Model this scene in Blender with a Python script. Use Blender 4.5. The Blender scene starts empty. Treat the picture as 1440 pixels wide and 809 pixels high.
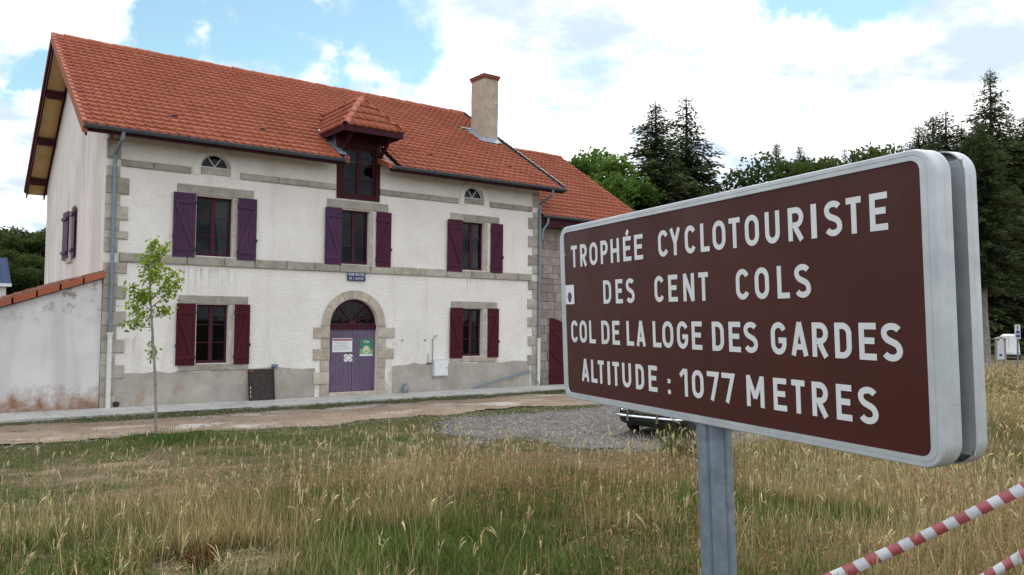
import bpy, math, random
import numpy as np
from mathutils import Matrix, Vector
R = math.radians
random.seed(7); rng = np.random.default_rng(11)
scn = bpy.context.scene
COL = scn.collection

# ------------------------------------------------------------------ camera
FPX, YAW, PITCH, ROLL = 1128.363, R(36.478), R(2.262), R(0.623)
CAM = np.array([-3.904, -23.343, 2.5])
fw = np.array([math.sin(YAW)*math.cos(PITCH), math.cos(YAW)*math.cos(PITCH), math.sin(PITCH)])
rt = np.array([math.cos(YAW), -math.sin(YAW), 0.0]); up = np.cross(rt, fw)
rt, up = rt*math.cos(ROLL)+up*math.sin(ROLL), up*math.cos(ROLL)-rt*math.sin(ROLL)
cd = bpy.data.cameras.new('camera'); cam = bpy.data.objects.new('camera', cd); COL.objects.link(cam)
cd.sensor_width = 36; cd.lens = FPX/1440*36; cd.clip_end = 3000; cd.clip_start = 0.05
M = Matrix((( rt[0], up[0], -fw[0], CAM[0]), (rt[1], up[1], -fw[1], CAM[1]), (rt[2], up[2], -fw[2], CAM[2]), (0,0,0,1)))
cam.matrix_world = M
scn.camera = cam
scn.render.engine = 'CYCLES'
def ray(u, v): return fw+(u-720)/FPX*rt-(v-404.5)/FPX*up
def onY(u, v, Y=0.0):
    d = ray(u, v); return CAM+(Y-CAM[1])/d[1]*d
def atd(u, v, dist): return CAM+ray(u, v)*dist

# ------------------------------------------------------------------ world, sun, exposure
SUN_EL, SUN_AZ = R(54), R(58)          # azimuth clockwise from +Y
w = bpy.data.worlds.new('World'); scn.world = w; w.use_nodes = True
nt = w.node_tree; nt.nodes.clear()
def N(t, typ, **kw):
    n = t.nodes.new(typ)
    for k, v in kw.items():
        if k.startswith('i_'):
            key = k[2:]
            n.inputs[int(key) if key.isdigit() else key].default_value = v
        else: setattr(n, k, v)
    return n
def math_n(t, op, a, b=None, c=None, clamp=False):
    n = t.nodes.new('ShaderNodeMath'); n.operation = op; n.use_clamp = clamp
    for i, x in enumerate((a, b, c)):
        if x is None: continue
        if isinstance(x, (int, float)): n.inputs[i].default_value = x
        else: t.links.new(x, n.inputs[i])
    return n.outputs[0]
def maprange(t, x, a, b, c=0.0, d=1.0, smooth=False):
    n = t.nodes.new('ShaderNodeMapRange'); n.interpolation_type = 'SMOOTHSTEP' if smooth else 'LINEAR'
    t.links.new(x, n.inputs[0])
    for i, v in enumerate((a, b, c, d)): n.inputs[i+1].default_value = v
    return n.outputs[0]
def mixc(t, f, a, b, bt='MIX'):
    n = t.nodes.new('ShaderNodeMix'); n.data_type = 'RGBA'; n.blend_type = bt
    for s, x in ((n.inputs[0], f), (n.inputs[6], a), (n.inputs[7], b)):
        if isinstance(x, (int, float)): s.default_value = x
        elif isinstance(x, tuple): s.default_value = x if len(x) == 4 else (*x, 1)
        else: t.links.new(x, s)
    return n.outputs[2]
sky = N(nt, 'ShaderNodeTexSky'); sky.sky_type = 'NISHITA'; sky.sun_disc = False
sky.sun_elevation = SUN_EL; sky.sun_rotation = SUN_AZ; sky.altitude = 1077; sky.air_density = 1.0; sky.dust_density = 0.6; sky.ozone_density = 1.0
tc = N(nt, 'ShaderNodeTexCoord')
sep = N(nt, 'ShaderNodeSeparateXYZ'); nt.links.new(tc.outputs['Generated'], sep.inputs[0])
zz = math_n(nt, 'ADD', math_n(nt, 'MAXIMUM', sep.outputs[2], 0.0), 0.16)
cmb = N(nt, 'ShaderNodeCombineXYZ')
nt.links.new(math_n(nt, 'DIVIDE', sep.outputs[0], zz), cmb.inputs[0]); nt.links.new(math_n(nt, 'DIVIDE', sep.outputs[1], zz), cmb.inputs[1])
n1 = N(nt, 'ShaderNodeTexNoise', i_Scale=0.85, i_Detail=9.0, i_Roughness=0.56, i_Distortion=0.25); nt.links.new(cmb.outputs[0], n1.inputs['Vector'])
n2 = N(nt, 'ShaderNodeTexNoise', i_Scale=2.1, i_Detail=8.0, i_Roughness=0.58); 
mp = N(nt, 'ShaderNodeMapping'); mp.inputs['Location'].default_value = (3.1, 1.7, 0.5); nt.links.new(cmb.outputs[0], mp.inputs[0]); nt.links.new(mp.outputs[0], n2.inputs['Vector'])
# openings in the cloud deck, as directions of the sky
wn = N(nt, 'ShaderNodeTexNoise', i_Scale=5.0, i_Detail=6.0, i_Roughness=0.6); nt.links.new(tc.outputs['Generated'], wn.inputs['Vector'])
wsub = N(nt, 'ShaderNodeVectorMath', operation='SUBTRACT'); nt.links.new(wn.outputs['Color'], wsub.inputs[0]); wsub.inputs[1].default_value = (.5, .5, .5)
wsc = N(nt, 'ShaderNodeVectorMath', operation='SCALE'); wsc.inputs['Scale'].default_value = .32; nt.links.new(wsub.outputs[0], wsc.inputs[0])
warp = N(nt, 'ShaderNodeVectorMath', operation='ADD'); nt.links.new(tc.outputs['Generated'], warp.inputs[0]); nt.links.new(wsc.outputs[0], warp.inputs[1])
holes = None
for (u, v, wd, st) in ((60, 80, .08, .17), (150, 100, .10, .25), (245, 100, .10, .19), (345, 80, .11, .30), (430, 95, .09, .22), (545, 25, .10, .20), (1200, -75, .14, .42), (1070, -20, .09, .26), (985, 45, .06, .14), (470, 40, .08, .20), (25, 45, .08, .22)):
    d = ray(u, v); d = d/np.linalg.norm(d)
    vm = N(nt, 'ShaderNodeVectorMath', operation='DISTANCE'); nt.links.new(warp.outputs[0], vm.inputs[0]); vm.inputs[1].default_value = tuple(d)
    h = maprange(nt, vm.outputs['Value'], 0.0, wd, st, 0.0, True)
    holes = h if holes is None else math_n(nt, 'ADD', holes, h)
dens = math_n(nt, 'SUBTRACT', math_n(nt, 'ADD', n1.outputs[0], 0.10), holes)
cov = maprange(nt, dens, 0.34, 0.50, 0, 1, True)
shade = maprange(nt, n2.outputs[0], 0.42, 0.62, 0, 1, True)
ccol = mixc(nt, shade, (1.02, 1.02, 1.025), (0.46, 0.54, 0.665))
skc = mixc(nt, 1.0, sky.outputs[0], (0.120, 0.130, 0.103), 'MULTIPLY')
fin = mixc(nt, cov, skc, ccol)
bg = N(nt, 'ShaderNodeBackground'); bg.inputs[1].default_value = 1.0; nt.links.new(fin, bg.inputs[0])
out = N(nt, 'ShaderNodeOutputWorld'); nt.links.new(bg.outputs[0], out.inputs[0])
sl = bpy.data.lights.new('sun', 'SUN'); sl.energy = 1.4; sl.angle = R(14); sl.color = (1.0, 0.955, 0.89)
so = bpy.data.objects.new('sun', sl); COL.objects.link(so)
sd = Vector((math.sin(SUN_AZ)*math.cos(SUN_EL), math.cos(SUN_AZ)*math.cos(SUN_EL), math.sin(SUN_EL)))
so.rotation_euler = sd.to_track_quat('Z', 'Y').to_euler(); so.location = (0, -30, 40)
vs = scn.view_settings; vs.view_transform = 'Standard'; vs.look = 'None'; vs.gamma = 1.0; vs.exposure = 0.70; vs.use_curve_mapping = False

# ------------------------------------------------------------------ materials
def newmat(name):
    m = bpy.data.materials.new(name); m.use_nodes = True
    return m, m.node_tree, m.node_tree.nodes['Principled BSDF']
def pos(t): return N(t, 'ShaderNodeNewGeometry').outputs['Position']
def noise(t, vec, scale, detail=5, rough=0.55, stretch=None, dist=0.0):
    if stretch is not None:
        mpn = t.nodes.new('ShaderNodeMapping'); mpn.inputs['Scale'].default_value = stretch; t.links.new(vec, mpn.inputs[0]); vec = mpn.outputs[0]
    n = N(t, 'ShaderNodeTexNoise', i_Scale=scale, i_Detail=detail, i_Roughness=rough, i_Distortion=dist); t.links.new(vec, n.inputs['Vector'])
    return n.outputs[0]
def bump(t, b, h, strength, dist):
    n = N(t, 'ShaderNodeBump'); n.inputs['Strength'].default_value = strength; n.inputs['Distance'].default_value = dist
    t.links.new(h, n.inputs['Height']); t.links.new(n.outputs[0], b.inputs['Normal'])
def simple(name, col, rough=0.6, metal=0.0, var=0.12, scale=6.0, bmp=0.0, bscale=60, objvar=0.0, spec=0.5):
    m, t, b = newmat(name); p = pos(t)
    n = noise(t, p, scale, 5)
    f = maprange(t, n, 0.3, 0.7, 1-var, 1+var)
    if objvar:
        oi = N(t, 'ShaderNodeObjectInfo'); f = math_n(t, 'MULTIPLY', f, maprange(t, oi.outputs['Random'], 0, 1, 1-objvar, 1+objvar))
    vm = N(t, 'ShaderNodeVectorMath', operation='SCALE'); vm.inputs[0].default_value = col; t.links.new(f, vm.inputs['Scale'])
    t.links.new(vm.outputs[0], b.inputs['Base Color'])
    b.inputs['Roughness'].default_value = rough; b.inputs['Metallic'].default_value = metal; b.inputs['Specular IOR Level'].default_value = spec
    if bmp: bump(t, b, noise(t, p, bscale, 4), bmp, 0.01)
    return m
MAT = {}
def stucco():
    m, t, b = newmat('white_stucco'); p = pos(t)
    s = N(t, 'ShaderNodeSeparateXYZ'); t.links.new(p, s.inputs[0])
    base = mixc(t, maprange(t, noise(t, p, 0.9, 6, .6), .35, .7), (0.86, 0.83, 0.785), (0.765, 0.73, 0.68))
    streak = maprange(t, noise(t, p, 1.2, 6, .62, (1.6, 1.6, 0.22), .5), .56, .80, 0, .5)
    base = mixc(t, streak, base, (0.52, 0.48, 0.44))
    och = math_n(t, 'MULTIPLY', maprange(t, s.outputs[2], 1.45, 0.85, 0, 1), maprange(t, noise(t, p, 2.2, 6, .65, (1, 1, .6)), .52, .72, 0, .8))
    base = mixc(t, och, base, (0.42, 0.29, 0.19))
    patch = maprange(t, noise(t, p, 0.55, 3, .4), .60, .64, 0, .5)
    base = mixc(t, patch, base, (0.87, 0.85, 0.81))
    # rain drips below the sills and the band
    dn = maprange(t, noise(t, p, 5.0, 5, .7, (2.2, 2.2, .12)), .46, .66, 0, 1)
    for xa, xb, zt, ln, col in ((1.7, 3.5, 3.88, .95, (.34, .32, .30)), (2.2, 3.4, .95, .5, (.40, .33, .26)), (11.1, 12.3, 3.88, .6, (.42, .40, .37)), (6.6, 7.8, 3.88, .35, (.45, .43, .40)), (8.4, 9.0, 1.75, .9, (.45, .40, .34)), (.45, 1.1, 1.9, 1.0, (.45, .36, .29))):
        mx_ = math_n(t, 'MULTIPLY', maprange(t, s.outputs[0], xa, xa+.25, 0, 1, True), maprange(t, s.outputs[0], xb, xb-.25, 0, 1, True))
        mz_ = math_n(t, 'MULTIPLY', maprange(t, s.outputs[2], zt, zt-.05, 0, 1), maprange(t, s.outputs[2], zt-ln, zt-.05, 0, 1))
        base = mixc(t, math_n(t, 'MULTIPLY', math_n(t, 'MULTIPLY', mx_, mz_), math_n(t, 'MULTIPLY', dn, .75)), base, col)
    t.links.new(base, b.inputs['Base Color']); b.inputs['Roughness'].default_value = 0.95; b.inputs['Specular IOR Level'].default_value = .2
    h = math_n(t, 'ADD', math_n(t, 'MULTIPLY', noise(t, p, 9, 6, .65, (1, 1, 1.5)), 1.0), math_n(t, 'MULTIPLY', noise(t, p, 45, 3, .6), .35))
    bump(t, b, h, 0.75, 0.05)
    return m
def gable_plaster(name, rust):
    m, t, b = newmat(name); p = pos(t)
    s = N(t, 'ShaderNodeSeparateXYZ'); t.links.new(p, s.inputs[0])
    base = mixc(t, maprange(t, noise(t, p, 0.8, 6, .6), .35, .7), (0.75, 0.715, 0.67), (0.64, 0.60, 0.56)) if not rust else mixc(t, maprange(t, noise(t, p, 0.8, 6, .6), .35, .7), (0.70, 0.69, 0.67), (0.58, 0.57, 0.565))
    st = maprange(t, noise(t, p, .75, 6, .62, (1.3, 1.3, 0.20), .6), .46, .74, 0, .62)
    base = mixc(t, st, base, (0.44, 0.37, 0.36) if not rust else (0.33, 0.29, 0.33))
    if rust:
        z = math_n(t, 'ADD', s.outputs[2], math_n(t, 'MULTIPLY', noise(t, p, 2.4, 8, .75), 1.9))
        r = maprange(t, z, 1.62, 1.10, 0, .95)
        base = mixc(t, r, base, mixc(t, maprange(t, noise(t, p, 3.4, 6, .7), .38, .62), (0.25, 0.105, 0.05), (0.40, 0.31, 0.24)))
        r2 = maprange(t, z, 1.12, 0.85, 0, .85)
        base = mixc(t, r2, base, (0.24, 0.19, 0.155))
        up_ = math_n(t, 'MULTIPLY', maprange(t, s.outputs[2], 2.2, 3.0, 0, 1), maprange(t, noise(t, p, 3.2, 6, .7), .53, .60, 0, .8))
        base = mixc(t, up_, base, (0.22, 0.20, 0.19))
    t.links.new(base, b.inputs['Base Color']); b.inputs['Roughness'].default_value = 0.95; b.inputs['Specular IOR Level'].default_value = .2
    bump(t, b, noise(t, p, 14, 6, .6), 0.5, 0.02)
    return m
def stone(name, c0, c1, obj=0.22, lich=(0.30, 0.29, 0.24)):
    m, t, b = newmat(name); p = pos(t)
    oi = N(t, 'ShaderNodeObjectInfo')
    base = mixc(t, oi.outputs['Random'], c0, c1)
    f = maprange(t, noise(t, p, 34, 4, .7), .3, .7, .72, 1.28)
    f = math_n(t, 'MULTIPLY', f, maprange(t, noise(t, p, 3.5, 5, .6), .3, .7, .75, 1.22))
    vm = N(t, 'ShaderNodeVectorMath', operation='SCALE'); t.links.new(base, vm.inputs[0]); t.links.new(f, vm.inputs['Scale'])
    base = mixc(t, maprange(t, noise(t, p, 5, 6, .7), .58, .72, 0, .55), vm.outputs[0], lich)
    t.links.new(base, b.inputs['Base Color']); b.inputs['Roughness'].default_value = .93; b.inputs['Specular IOR Level'].default_value = .25
    bump(t, b, noise(t, p, 26, 6, .65), 0.6, 0.02)
    return m
def plinth_m():
    m, t, b = newmat('grey_plinth_render'); p = pos(t)
    base = mixc(t, maprange(t, noise(t, p, 1.3, 6, .65), .35, .68), (0.33, 0.305, 0.27), (0.48, 0.445, 0.395))
    base = mixc(t, maprange(t, noise(t, p, 1.7, 6, .7, (1, 1, .7)), .54, .66, 0, .85), base, (0.36, 0.285, 0.22))
    base = mixc(t, maprange(t, noise(t, p, 4.5, 6, .7), .60, .70, 0, .6), base, (0.25, 0.235, 0.22))
    t.links.new(base, b.inputs['Base Color']); b.inputs['Roughness'].default_value = .95; b.inputs['Specular IOR Level'].default_value = .2
    bump(t, b, noise(t, p, 16, 6, .65), .6, .025)
    return m
def tile_m():
    m, t, b = newmat('clay_tile'); p = pos(t)
    oi = N(t, 'ShaderNodeObjectInfo'); at = N(t, 'ShaderNodeAttribute', attribute_name='tint')
    v = math_n(t, 'FRACT', math_n(t, 'ADD', oi.outputs['Random'], at.outputs['Fac']))
    rp = N(t, 'ShaderNodeValToRGB'); t.links.new(v, rp.inputs[0])
    e = rp.color_ramp.elements; e[0].position = 0; e[0].color = (0.315, 0.090, 0.050, 1); e[1].position = 1; e[1].color = (0.375, 0.124, 0.070, 1)
    k = rp.color_ramp.elements.new(.5); k.color = (0.345, 0.104, 0.057, 1); k2 = rp.color_ramp.elements.new(.93); k2.color = (0.362, 0.114, 0.063, 1); k4 = rp.color_ramp.elements.new(.035); k4.color = (.32, .09, .050, 1); rp.color_ramp.elements[0].color = (.29, .082, .048, 1); k3 = rp.color_ramp.elements.new(.05); k3.color = (0.328, 0.095, 0.052, 1)
    f = maprange(t, noise(t, p, 1.1, 6, .65), .3, .7, .88, 1.10)
    f = math_n(t, 'MULTIPLY', f, maprange(t, noise(t, p, 22, 4, .65), .3, .7, .86, 1.14))
    vm = N(t, 'ShaderNodeVectorMath', operation='SCALE'); t.links.new(rp.outputs[0], vm.inputs[0]); t.links.new(f, vm.inputs['Scale'])
    base = mixc(t, maprange(t, noise(t, p, 1.3, 8, .75), .62, .76, 0, .45), vm.outputs[0], (0.12, 0.065, 0.05))
    t.links.new(base, b.inputs['Base Color']); b.inputs['Roughness'].default_value = .8; b.inputs['Specular IOR Level'].default_value = .3
    bump(t, b, noise(t, p, 40, 4), .3, .01)
    return m
def wood_paint(name, c, fade):
    m, t, b = newmat(name); p = pos(t)
    g = noise(t, p, 6, 5, .6, (9, 9, .5))
    base = mixc(t, maprange(t, g, .35, .7), c, fade)
    base = mixc(t, maprange(t, noise(t, p, 1.5, 4), .4, .7, 0, .45), base, tuple(x*.65 for x in c))
    t.links.new(base, b.inputs['Base Color']); b.inputs['Roughness'].default_value = .6; b.inputs['Specular IOR Level'].default_value = .15
    bump(t, b, g, .25, .006)
    return m
def glass_m():
    m = bpy.data.materials.new('window_glass'); m.use_nodes = True; t = m.node_tree; t.nodes.clear()
    tr = N(t, 'ShaderNodeBsdfTransparent'); tr.inputs[0].default_value = (.55, .58, .58, 1)
    gl = N(t, 'ShaderNodeBsdfGlossy'); gl.inputs['Roughness'].default_value = .03; gl.inputs[0].default_value = (.9, .93, .95, 1)
    fr = N(t, 'ShaderNodeFresnel'); fr.inputs[0].default_value = 1.5
    p = pos(t); bn = N(t, 'ShaderNodeBump'); bn.inputs['Strength'].default_value = .05; bn.inputs['Distance'].default_value = .02; t.links.new(noise(t, p, 3, 2), bn.inputs['Height']); t.links.new(bn.outputs[0], gl.inputs['Normal'])
    mx = N(t, 'ShaderNodeMixShader'); t.links.new(math_n(t, 'MULTIPLY', fr.outputs[0], .32), mx.inputs[0]); t.links.new(tr.outputs[0], mx.inputs[1]); t.links.new(gl.outputs[0], mx.inputs[2])
    o = N(t, 'ShaderNodeOutputMaterial'); t.links.new(mx.outputs[0], o.inputs[0])
    return m
def metal_galv(name, col=(0.52, 0.56, 0.60), metal=.85, rough=.42):
    m, t, b = newmat(name); p = pos(t)
    base = mixc(t, maprange(t, noise(t, p, 14, 6, .7), .38, .66), tuple(x*.80 for x in col), tuple(min(1, x*1.15) for x in col))
    st = maprange(t, noise(t, p, 30, 5, .7, (1, 1, .2)), .62, .74, 0, .55)
    base = mixc(t, st, base, tuple(x*.45 for x in col))
    t.links.new(base, b.inputs['Base Color']); b.inputs['Metallic'].default_value = metal
    t.links.new(maprange(t, noise(t, p, 20, 4), .3, .7, rough-.1, rough+.15), b.inputs['Roughness'])
    return m
def brown_m():
    m, t, b = newmat('sign_brown_film'); p = pos(t)
    base = mixc(t, maprange(t, noise(t, p, 2.2, 6, .65), .35, .68), (.055, .0135, .0105), (.068, .0180, .0140))
    base = mixc(t, maprange(t, noise(t, p, 6, 6, .75, (1, 1, .25)), .60, .78, 0, .35), base, (.085, .045, .035))
    base = mixc(t, maprange(t, noise(t, p, 85, 3, .6), .74, .78, 0, .6), base, (.20, .15, .13))
    t.links.new(base, b.inputs['Base Color']); b.inputs['Specular IOR Level'].default_value = .2
    t.links.new(maprange(t, noise(t, p, 4, 6, .7), .3, .7, .34, .6), b.inputs['Roughness'])
    return m
def alu_m():
    m, t, b = newmat('worn_aluminium_frame'); p = pos(t)
    base = mixc(t, maprange(t, noise(t, p, 7, 6, .7), .38, .66), (.43, .47, .495), (.54, .58, .60))
    base = mixc(t, maprange(t, noise(t, p, 9, 6, .75, (1, 1, 7)), .62, .70, 0, .6), base, (.30, .33, .36))
    base = mixc(t, maprange(t, noise(t, p, 60, 4, .7), .66, .74, 0, .5), base, (.22, .23, .24))
    t.links.new(base, b.inputs['Base Color']); b.inputs['Metallic'].default_value = .25
    t.links.new(maprange(t, noise(t, p, 20, 4), .3, .7, .32, .55), b.inputs['Roughness'])
    return m
def foliage(name, c0, c1, trans=.35, use_attr=True):
    m = bpy.data.materials.new(name); m.use_nodes = True; t = m.node_tree; t.nodes.clear()
    at = N(t, 'ShaderNodeAttribute', attribute_name='tint'); oi = N(t, 'ShaderNodeObjectInfo')
    base = mixc(t, at.outputs['Fac'], c0, c1)
    vm = N(t, 'ShaderNodeVectorMath', operation='SCALE'); t.links.new(base, vm.inputs[0]); t.links.new(maprange(t, oi.outputs['Random'], 0, 1, .78, 1.2), vm.inputs['Scale'])
    d = N(t, 'ShaderNodeBsdfDiffuse'); tl = N(t, 'ShaderNodeBsdfTranslucent')
    t.links.new(vm.outputs[0], d.inputs[0]); t.links.new(vm.outputs[0], tl.inputs[0])
    mx = N(t, 'ShaderNodeMixShader'); mx.inputs[0].default_value = trans; t.links.new(d.outputs[0], mx.inputs[1]); t.links.new(tl.outputs[0], mx.inputs[2])
    o = N(t, 'ShaderNodeOutputMaterial'); t.links.new(mx.outputs[0], o.inputs[0])
    return m
def blade_m(name, trans=.3):
    m = bpy.data.materials.new(name); m.use_nodes = True; t = m.node_tree; t.nodes.clear()
    at = N(t, 'ShaderNodeAttribute', attribute_name='col')
    d = N(t, 'ShaderNodeBsdfDiffuse'); tl = N(t, 'ShaderNodeBsdfTranslucent')
    t.links.new(at.outputs['Color'], d.inputs[0]); t.links.new(at.outputs['Color'], tl.inputs[0])
    mx = N(t, 'ShaderNodeMixShader'); mx.inputs[0].default_value = trans; t.links.new(d.outputs[0], mx.inputs[1]); t.links.new(tl.outputs[0], mx.inputs[2])
    o = N(t, 'ShaderNodeOutputMaterial'); t.links.new(mx.outputs[0], o.inputs[0])
    return m
def ground_mat(name, cols, sc, bmp=.6, bs=30, rough=.97):
    m, t, b = newmat(name); p = pos(t)
    base = mixc(t, maprange(t, noise(t, p, sc, 7, .65), .38, .64), cols[0], cols[1])
    if len(cols) > 2: base = mixc(t, maprange(t, noise(t, p, sc*2.3, 6, .7), .56, .68), base, cols[2])
    if len(cols) > 3: base = mixc(t, maprange(t, noise(t, p, sc*.55, 5, .7, (1, 2.2, 1)), .54, .63), base, cols[3])
    f = maprange(t, noise(t, p, bs*1.6, 4, .7), .3, .7, .72, 1.25)
    vm = N(t, 'ShaderNodeVectorMath', operation='SCALE'); t.links.new(base, vm.inputs[0]); t.links.new(f, vm.inputs['Scale'])
    t.links.new(vm.outputs[0], b.inputs['Base Color']); b.inputs['Roughness'].default_value = rough; b.inputs['Specular IOR Level'].default_value = .15
    bump(t, b, noise(t, p, bs, 5, .7), bmp, .03)
    return m
MAT['stucco'] = stucco(); MAT['gable'] = gable_plaster('weathered_gable_plaster', False); MAT['lean'] = gable_plaster('stained_plaster', True)
MAT['granite'] = stone('grey_granite', (0.32, 0.295, 0.25), (0.45, 0.415, 0.355)); MAT['warmstone'] = stone('warm_granite', (0.43, 0.37, 0.30), (0.51, 0.455, 0.385), lich=(0.36, 0.27, 0.2))
MAT['rubble'] = stone('annex_stone', (0.24, 0.21, 0.175), (0.36, 0.32, 0.27)); MAT['mortar'] = simple('mortar', (.31, .28, .24), .95, var=.2, scale=9, bmp=.4)
MAT['plinth'] = plinth_m(); MAT['tile'] = tile_m(); MAT['glass'] = glass_m()
MAT['violet'] = wood_paint('violet_paint', (.064, .026, .070), (.098, .046, .098)); MAT['plum'] = wood_paint('plum_paint', (.068, .012, .034), (.092, .024, .050)); MAT['wine'] = wood_paint('wine_paint', (.066, .007, .014), (.085, .014, .022))
MAT['maroon'] = wood_paint('maroon_paint', (.045, .007, .014), (.058, .012, .019)); MAT['doorviolet'] = wood_paint('door_violet_paint', (.125, .090, .155), (.20, .155, .215))
MAT['frame'] = wood_paint('window_frame_paint', (.058, .014, .030), (.075, .022, .04)); MAT['tan'] = wood_paint('tan_soffit_boards', (.58, .40, .19), (.68, .50, .26))
MAT['zinc'] = metal_galv('zinc_blue_grey', (.20, .25, .30), .35, .5); MAT['gutter'] = metal_galv('dark_zinc_gutter', (.085, .095, .115), .35, .5); MAT['flash'] = metal_galv('lead_flashing', (.30, .36, .42), .4, .5)
MAT['galv'] = metal_galv('galvanized_steel', (.24, .30, .37), .5, .45); MAT['alu'] = alu_m()
MAT['whitepipe'] = simple('white_cast_pipe', (.66, .66, .60), .5, var=.1, scale=9); MAT['white'] = simple('white_paint', (.74, .75, .74), .45, var=.06); MAT['whitegrey'] = simple('pale_grey_plastic', (.60, .61, .61), .5, var=.07)
MAT['chim'] = ground_mat('chimney_render', [(.40, .345, .27), (.48, .42, .335), (.33, .27, .20), (.50, .46, .39)], 2.2, .5, 14)
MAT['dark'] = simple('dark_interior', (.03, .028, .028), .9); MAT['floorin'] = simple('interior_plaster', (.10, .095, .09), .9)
MAT['brick'] = simple('brick_red', (.26, .085, .055), .9, var=.25, scale=20, bmp=.4, objvar=.25)
MAT['concrete'] = ground_mat('pale_concrete', [(.45, .44, .415), (.56, .55, .525), (.36, .35, .32), (.60, .59, .56)], 1.1, .4, 22)
MAT['dirt'] = ground_mat('dusty_track', [(.205, .150, .108), (.275, .215, .163), (.15, .108, .078), (.40, .375, .34)], .7, .6, 18)
MAT['gravelstone'] = simple('gravel_stone', (.15, .142, .134), .9, var=.75, scale=11); MAT['gravel'] = ground_mat('grey_gravel', [(.080, .074, .068), (.125, .118, .110), (.045, .04, .034), (.12, .10, .072)], 1.4, 1.0, 16)
MAT['soil'] = ground_mat('meadow_soil', [(.070, .066, .028), (.13, .098, .055), (.045, .052, .018), (.20, .15, .10)], .55, .8, 20)
MAT['asphalt'] = ground_mat('asphalt', [(.055, .055, .058), (.075, .075, .078)], 3, .5, 60)
MAT['blue'] = simple('blue_enamel', (.009, .010, .095), .35, var=.1); MAT['blueroof'] = simple('blue_sheet_metal', (.045, .075, .16), .4, .3, var=.08)
MAT['lettering'] = simple('sign_lettering', (.66, .69, .70), .45, var=.05); MAT['brown'] = brown_m()
MAT['paper'] = simple('paper', (.74, .75, .76), .7, var=.03); MAT['print'] = simple('grey_print', (.32, .30, .32), .7); MAT['printred'] = simple('red_print', (.30, .06, .09), .7)
MAT['green'] = simple('poster_green', (.035, .20, .115), .5); MAT['palegreen'] = simple('poster_pale_green', (.22, .40, .20), .5); MAT['cream'] = simple('cream_print', (.62, .62, .40), .6)
MAT['rust'] = simple('rusted_black_steel', (.038, .027, .024), .7, .2, var=.5, scale=7, bmp=.4); MAT['rustorange'] = simple('orange_rust', (.24, .075, .03), .9, var=.3)
MAT['pewter'] = metal_galv('grey_tin', (.24, .26, .28), .5, .45)
MAT['bark'] = simple('dark_bark', (.085, .068, .052), .95, var=.35, scale=14, bmp=.8, bscale=25); MAT['greybark'] = simple('pale_grey_bark', (.25, .235, .215), .95, var=.4, scale=9, bmp=.8, bscale=20)
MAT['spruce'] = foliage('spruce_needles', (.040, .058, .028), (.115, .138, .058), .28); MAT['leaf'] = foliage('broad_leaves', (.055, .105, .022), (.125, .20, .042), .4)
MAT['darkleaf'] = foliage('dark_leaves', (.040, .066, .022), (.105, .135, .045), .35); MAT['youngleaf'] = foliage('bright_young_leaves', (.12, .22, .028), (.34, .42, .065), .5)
MAT['blade'] = blade_m('grass_blades'); MAT['deadplant'] = foliage('dead_brown_plant', (.11, .05, .02), (.22, .12, .05), .2)
MAT['mosstile'] = simple('mossy_clay', (.20, .105, .07), .95, var=.5, scale=7, bmp=.6); MAT['curtain'] = simple('grey_curtain', (.42, .45, .47), .9); MAT['ironwork'] = simple('black_iron', (.015, .015, .016), .5)
MAT['woodgrey'] = simple('weathered_grey_wood', (.33, .31, .28), .9, var=.2, scale=12); MAT['signblue'] = simple('sign_blue', (.01, .06, .32), .4)
MAT['carblack'] = simple('black_car_paint', (.008, .009, .012), .12, var=0, spec=.8); MAT['chrome'] = simple('chrome', (.82, .84, .87), .08, 1.0, var=.03); MAT['tyre'] = simple('tyre_rubber', (.018, .018, .018), .85)
MAT['carglass'] = simple('dark_car_glass', (.01, .012, .014), .05, var=0, spec=.8); MAT['amber'] = simple('amber_lens', (.5, .2, .02), .2); MAT['lens'] = simple('clear_lens', (.6, .62, .62), .1, .4); MAT['redlens'] = simple('red_lens', (.22, .01, .01), .2)
MAT['vanwhite'] = simple('van_white_paint', (.80, .81, .82), .25, var=.03)
def tape_m():
    m, t, b = newmat('striped_barrier_tape')
    uv = N(t, 'ShaderNodeUVMap'); s = N(t, 'ShaderNodeSeparateXYZ'); t.links.new(uv.outputs[0], s.inputs[0])
    f = math_n(t, 'GREATER_THAN', math_n(t, 'FRACT', math_n(t, 'ADD', math_n(t, 'DIVIDE', s.outputs[0], .132), math_n(t, 'MULTIPLY', s.outputs[1], .10))), .5)
    c = mixc(t, f, (.56, .58, .61), (.36, .085, .095)); t.links.new(c, b.inputs['Base Color']); b.inputs['Roughness'].default_value = .35
    return m
MAT['tape'] = tape_m()

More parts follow.
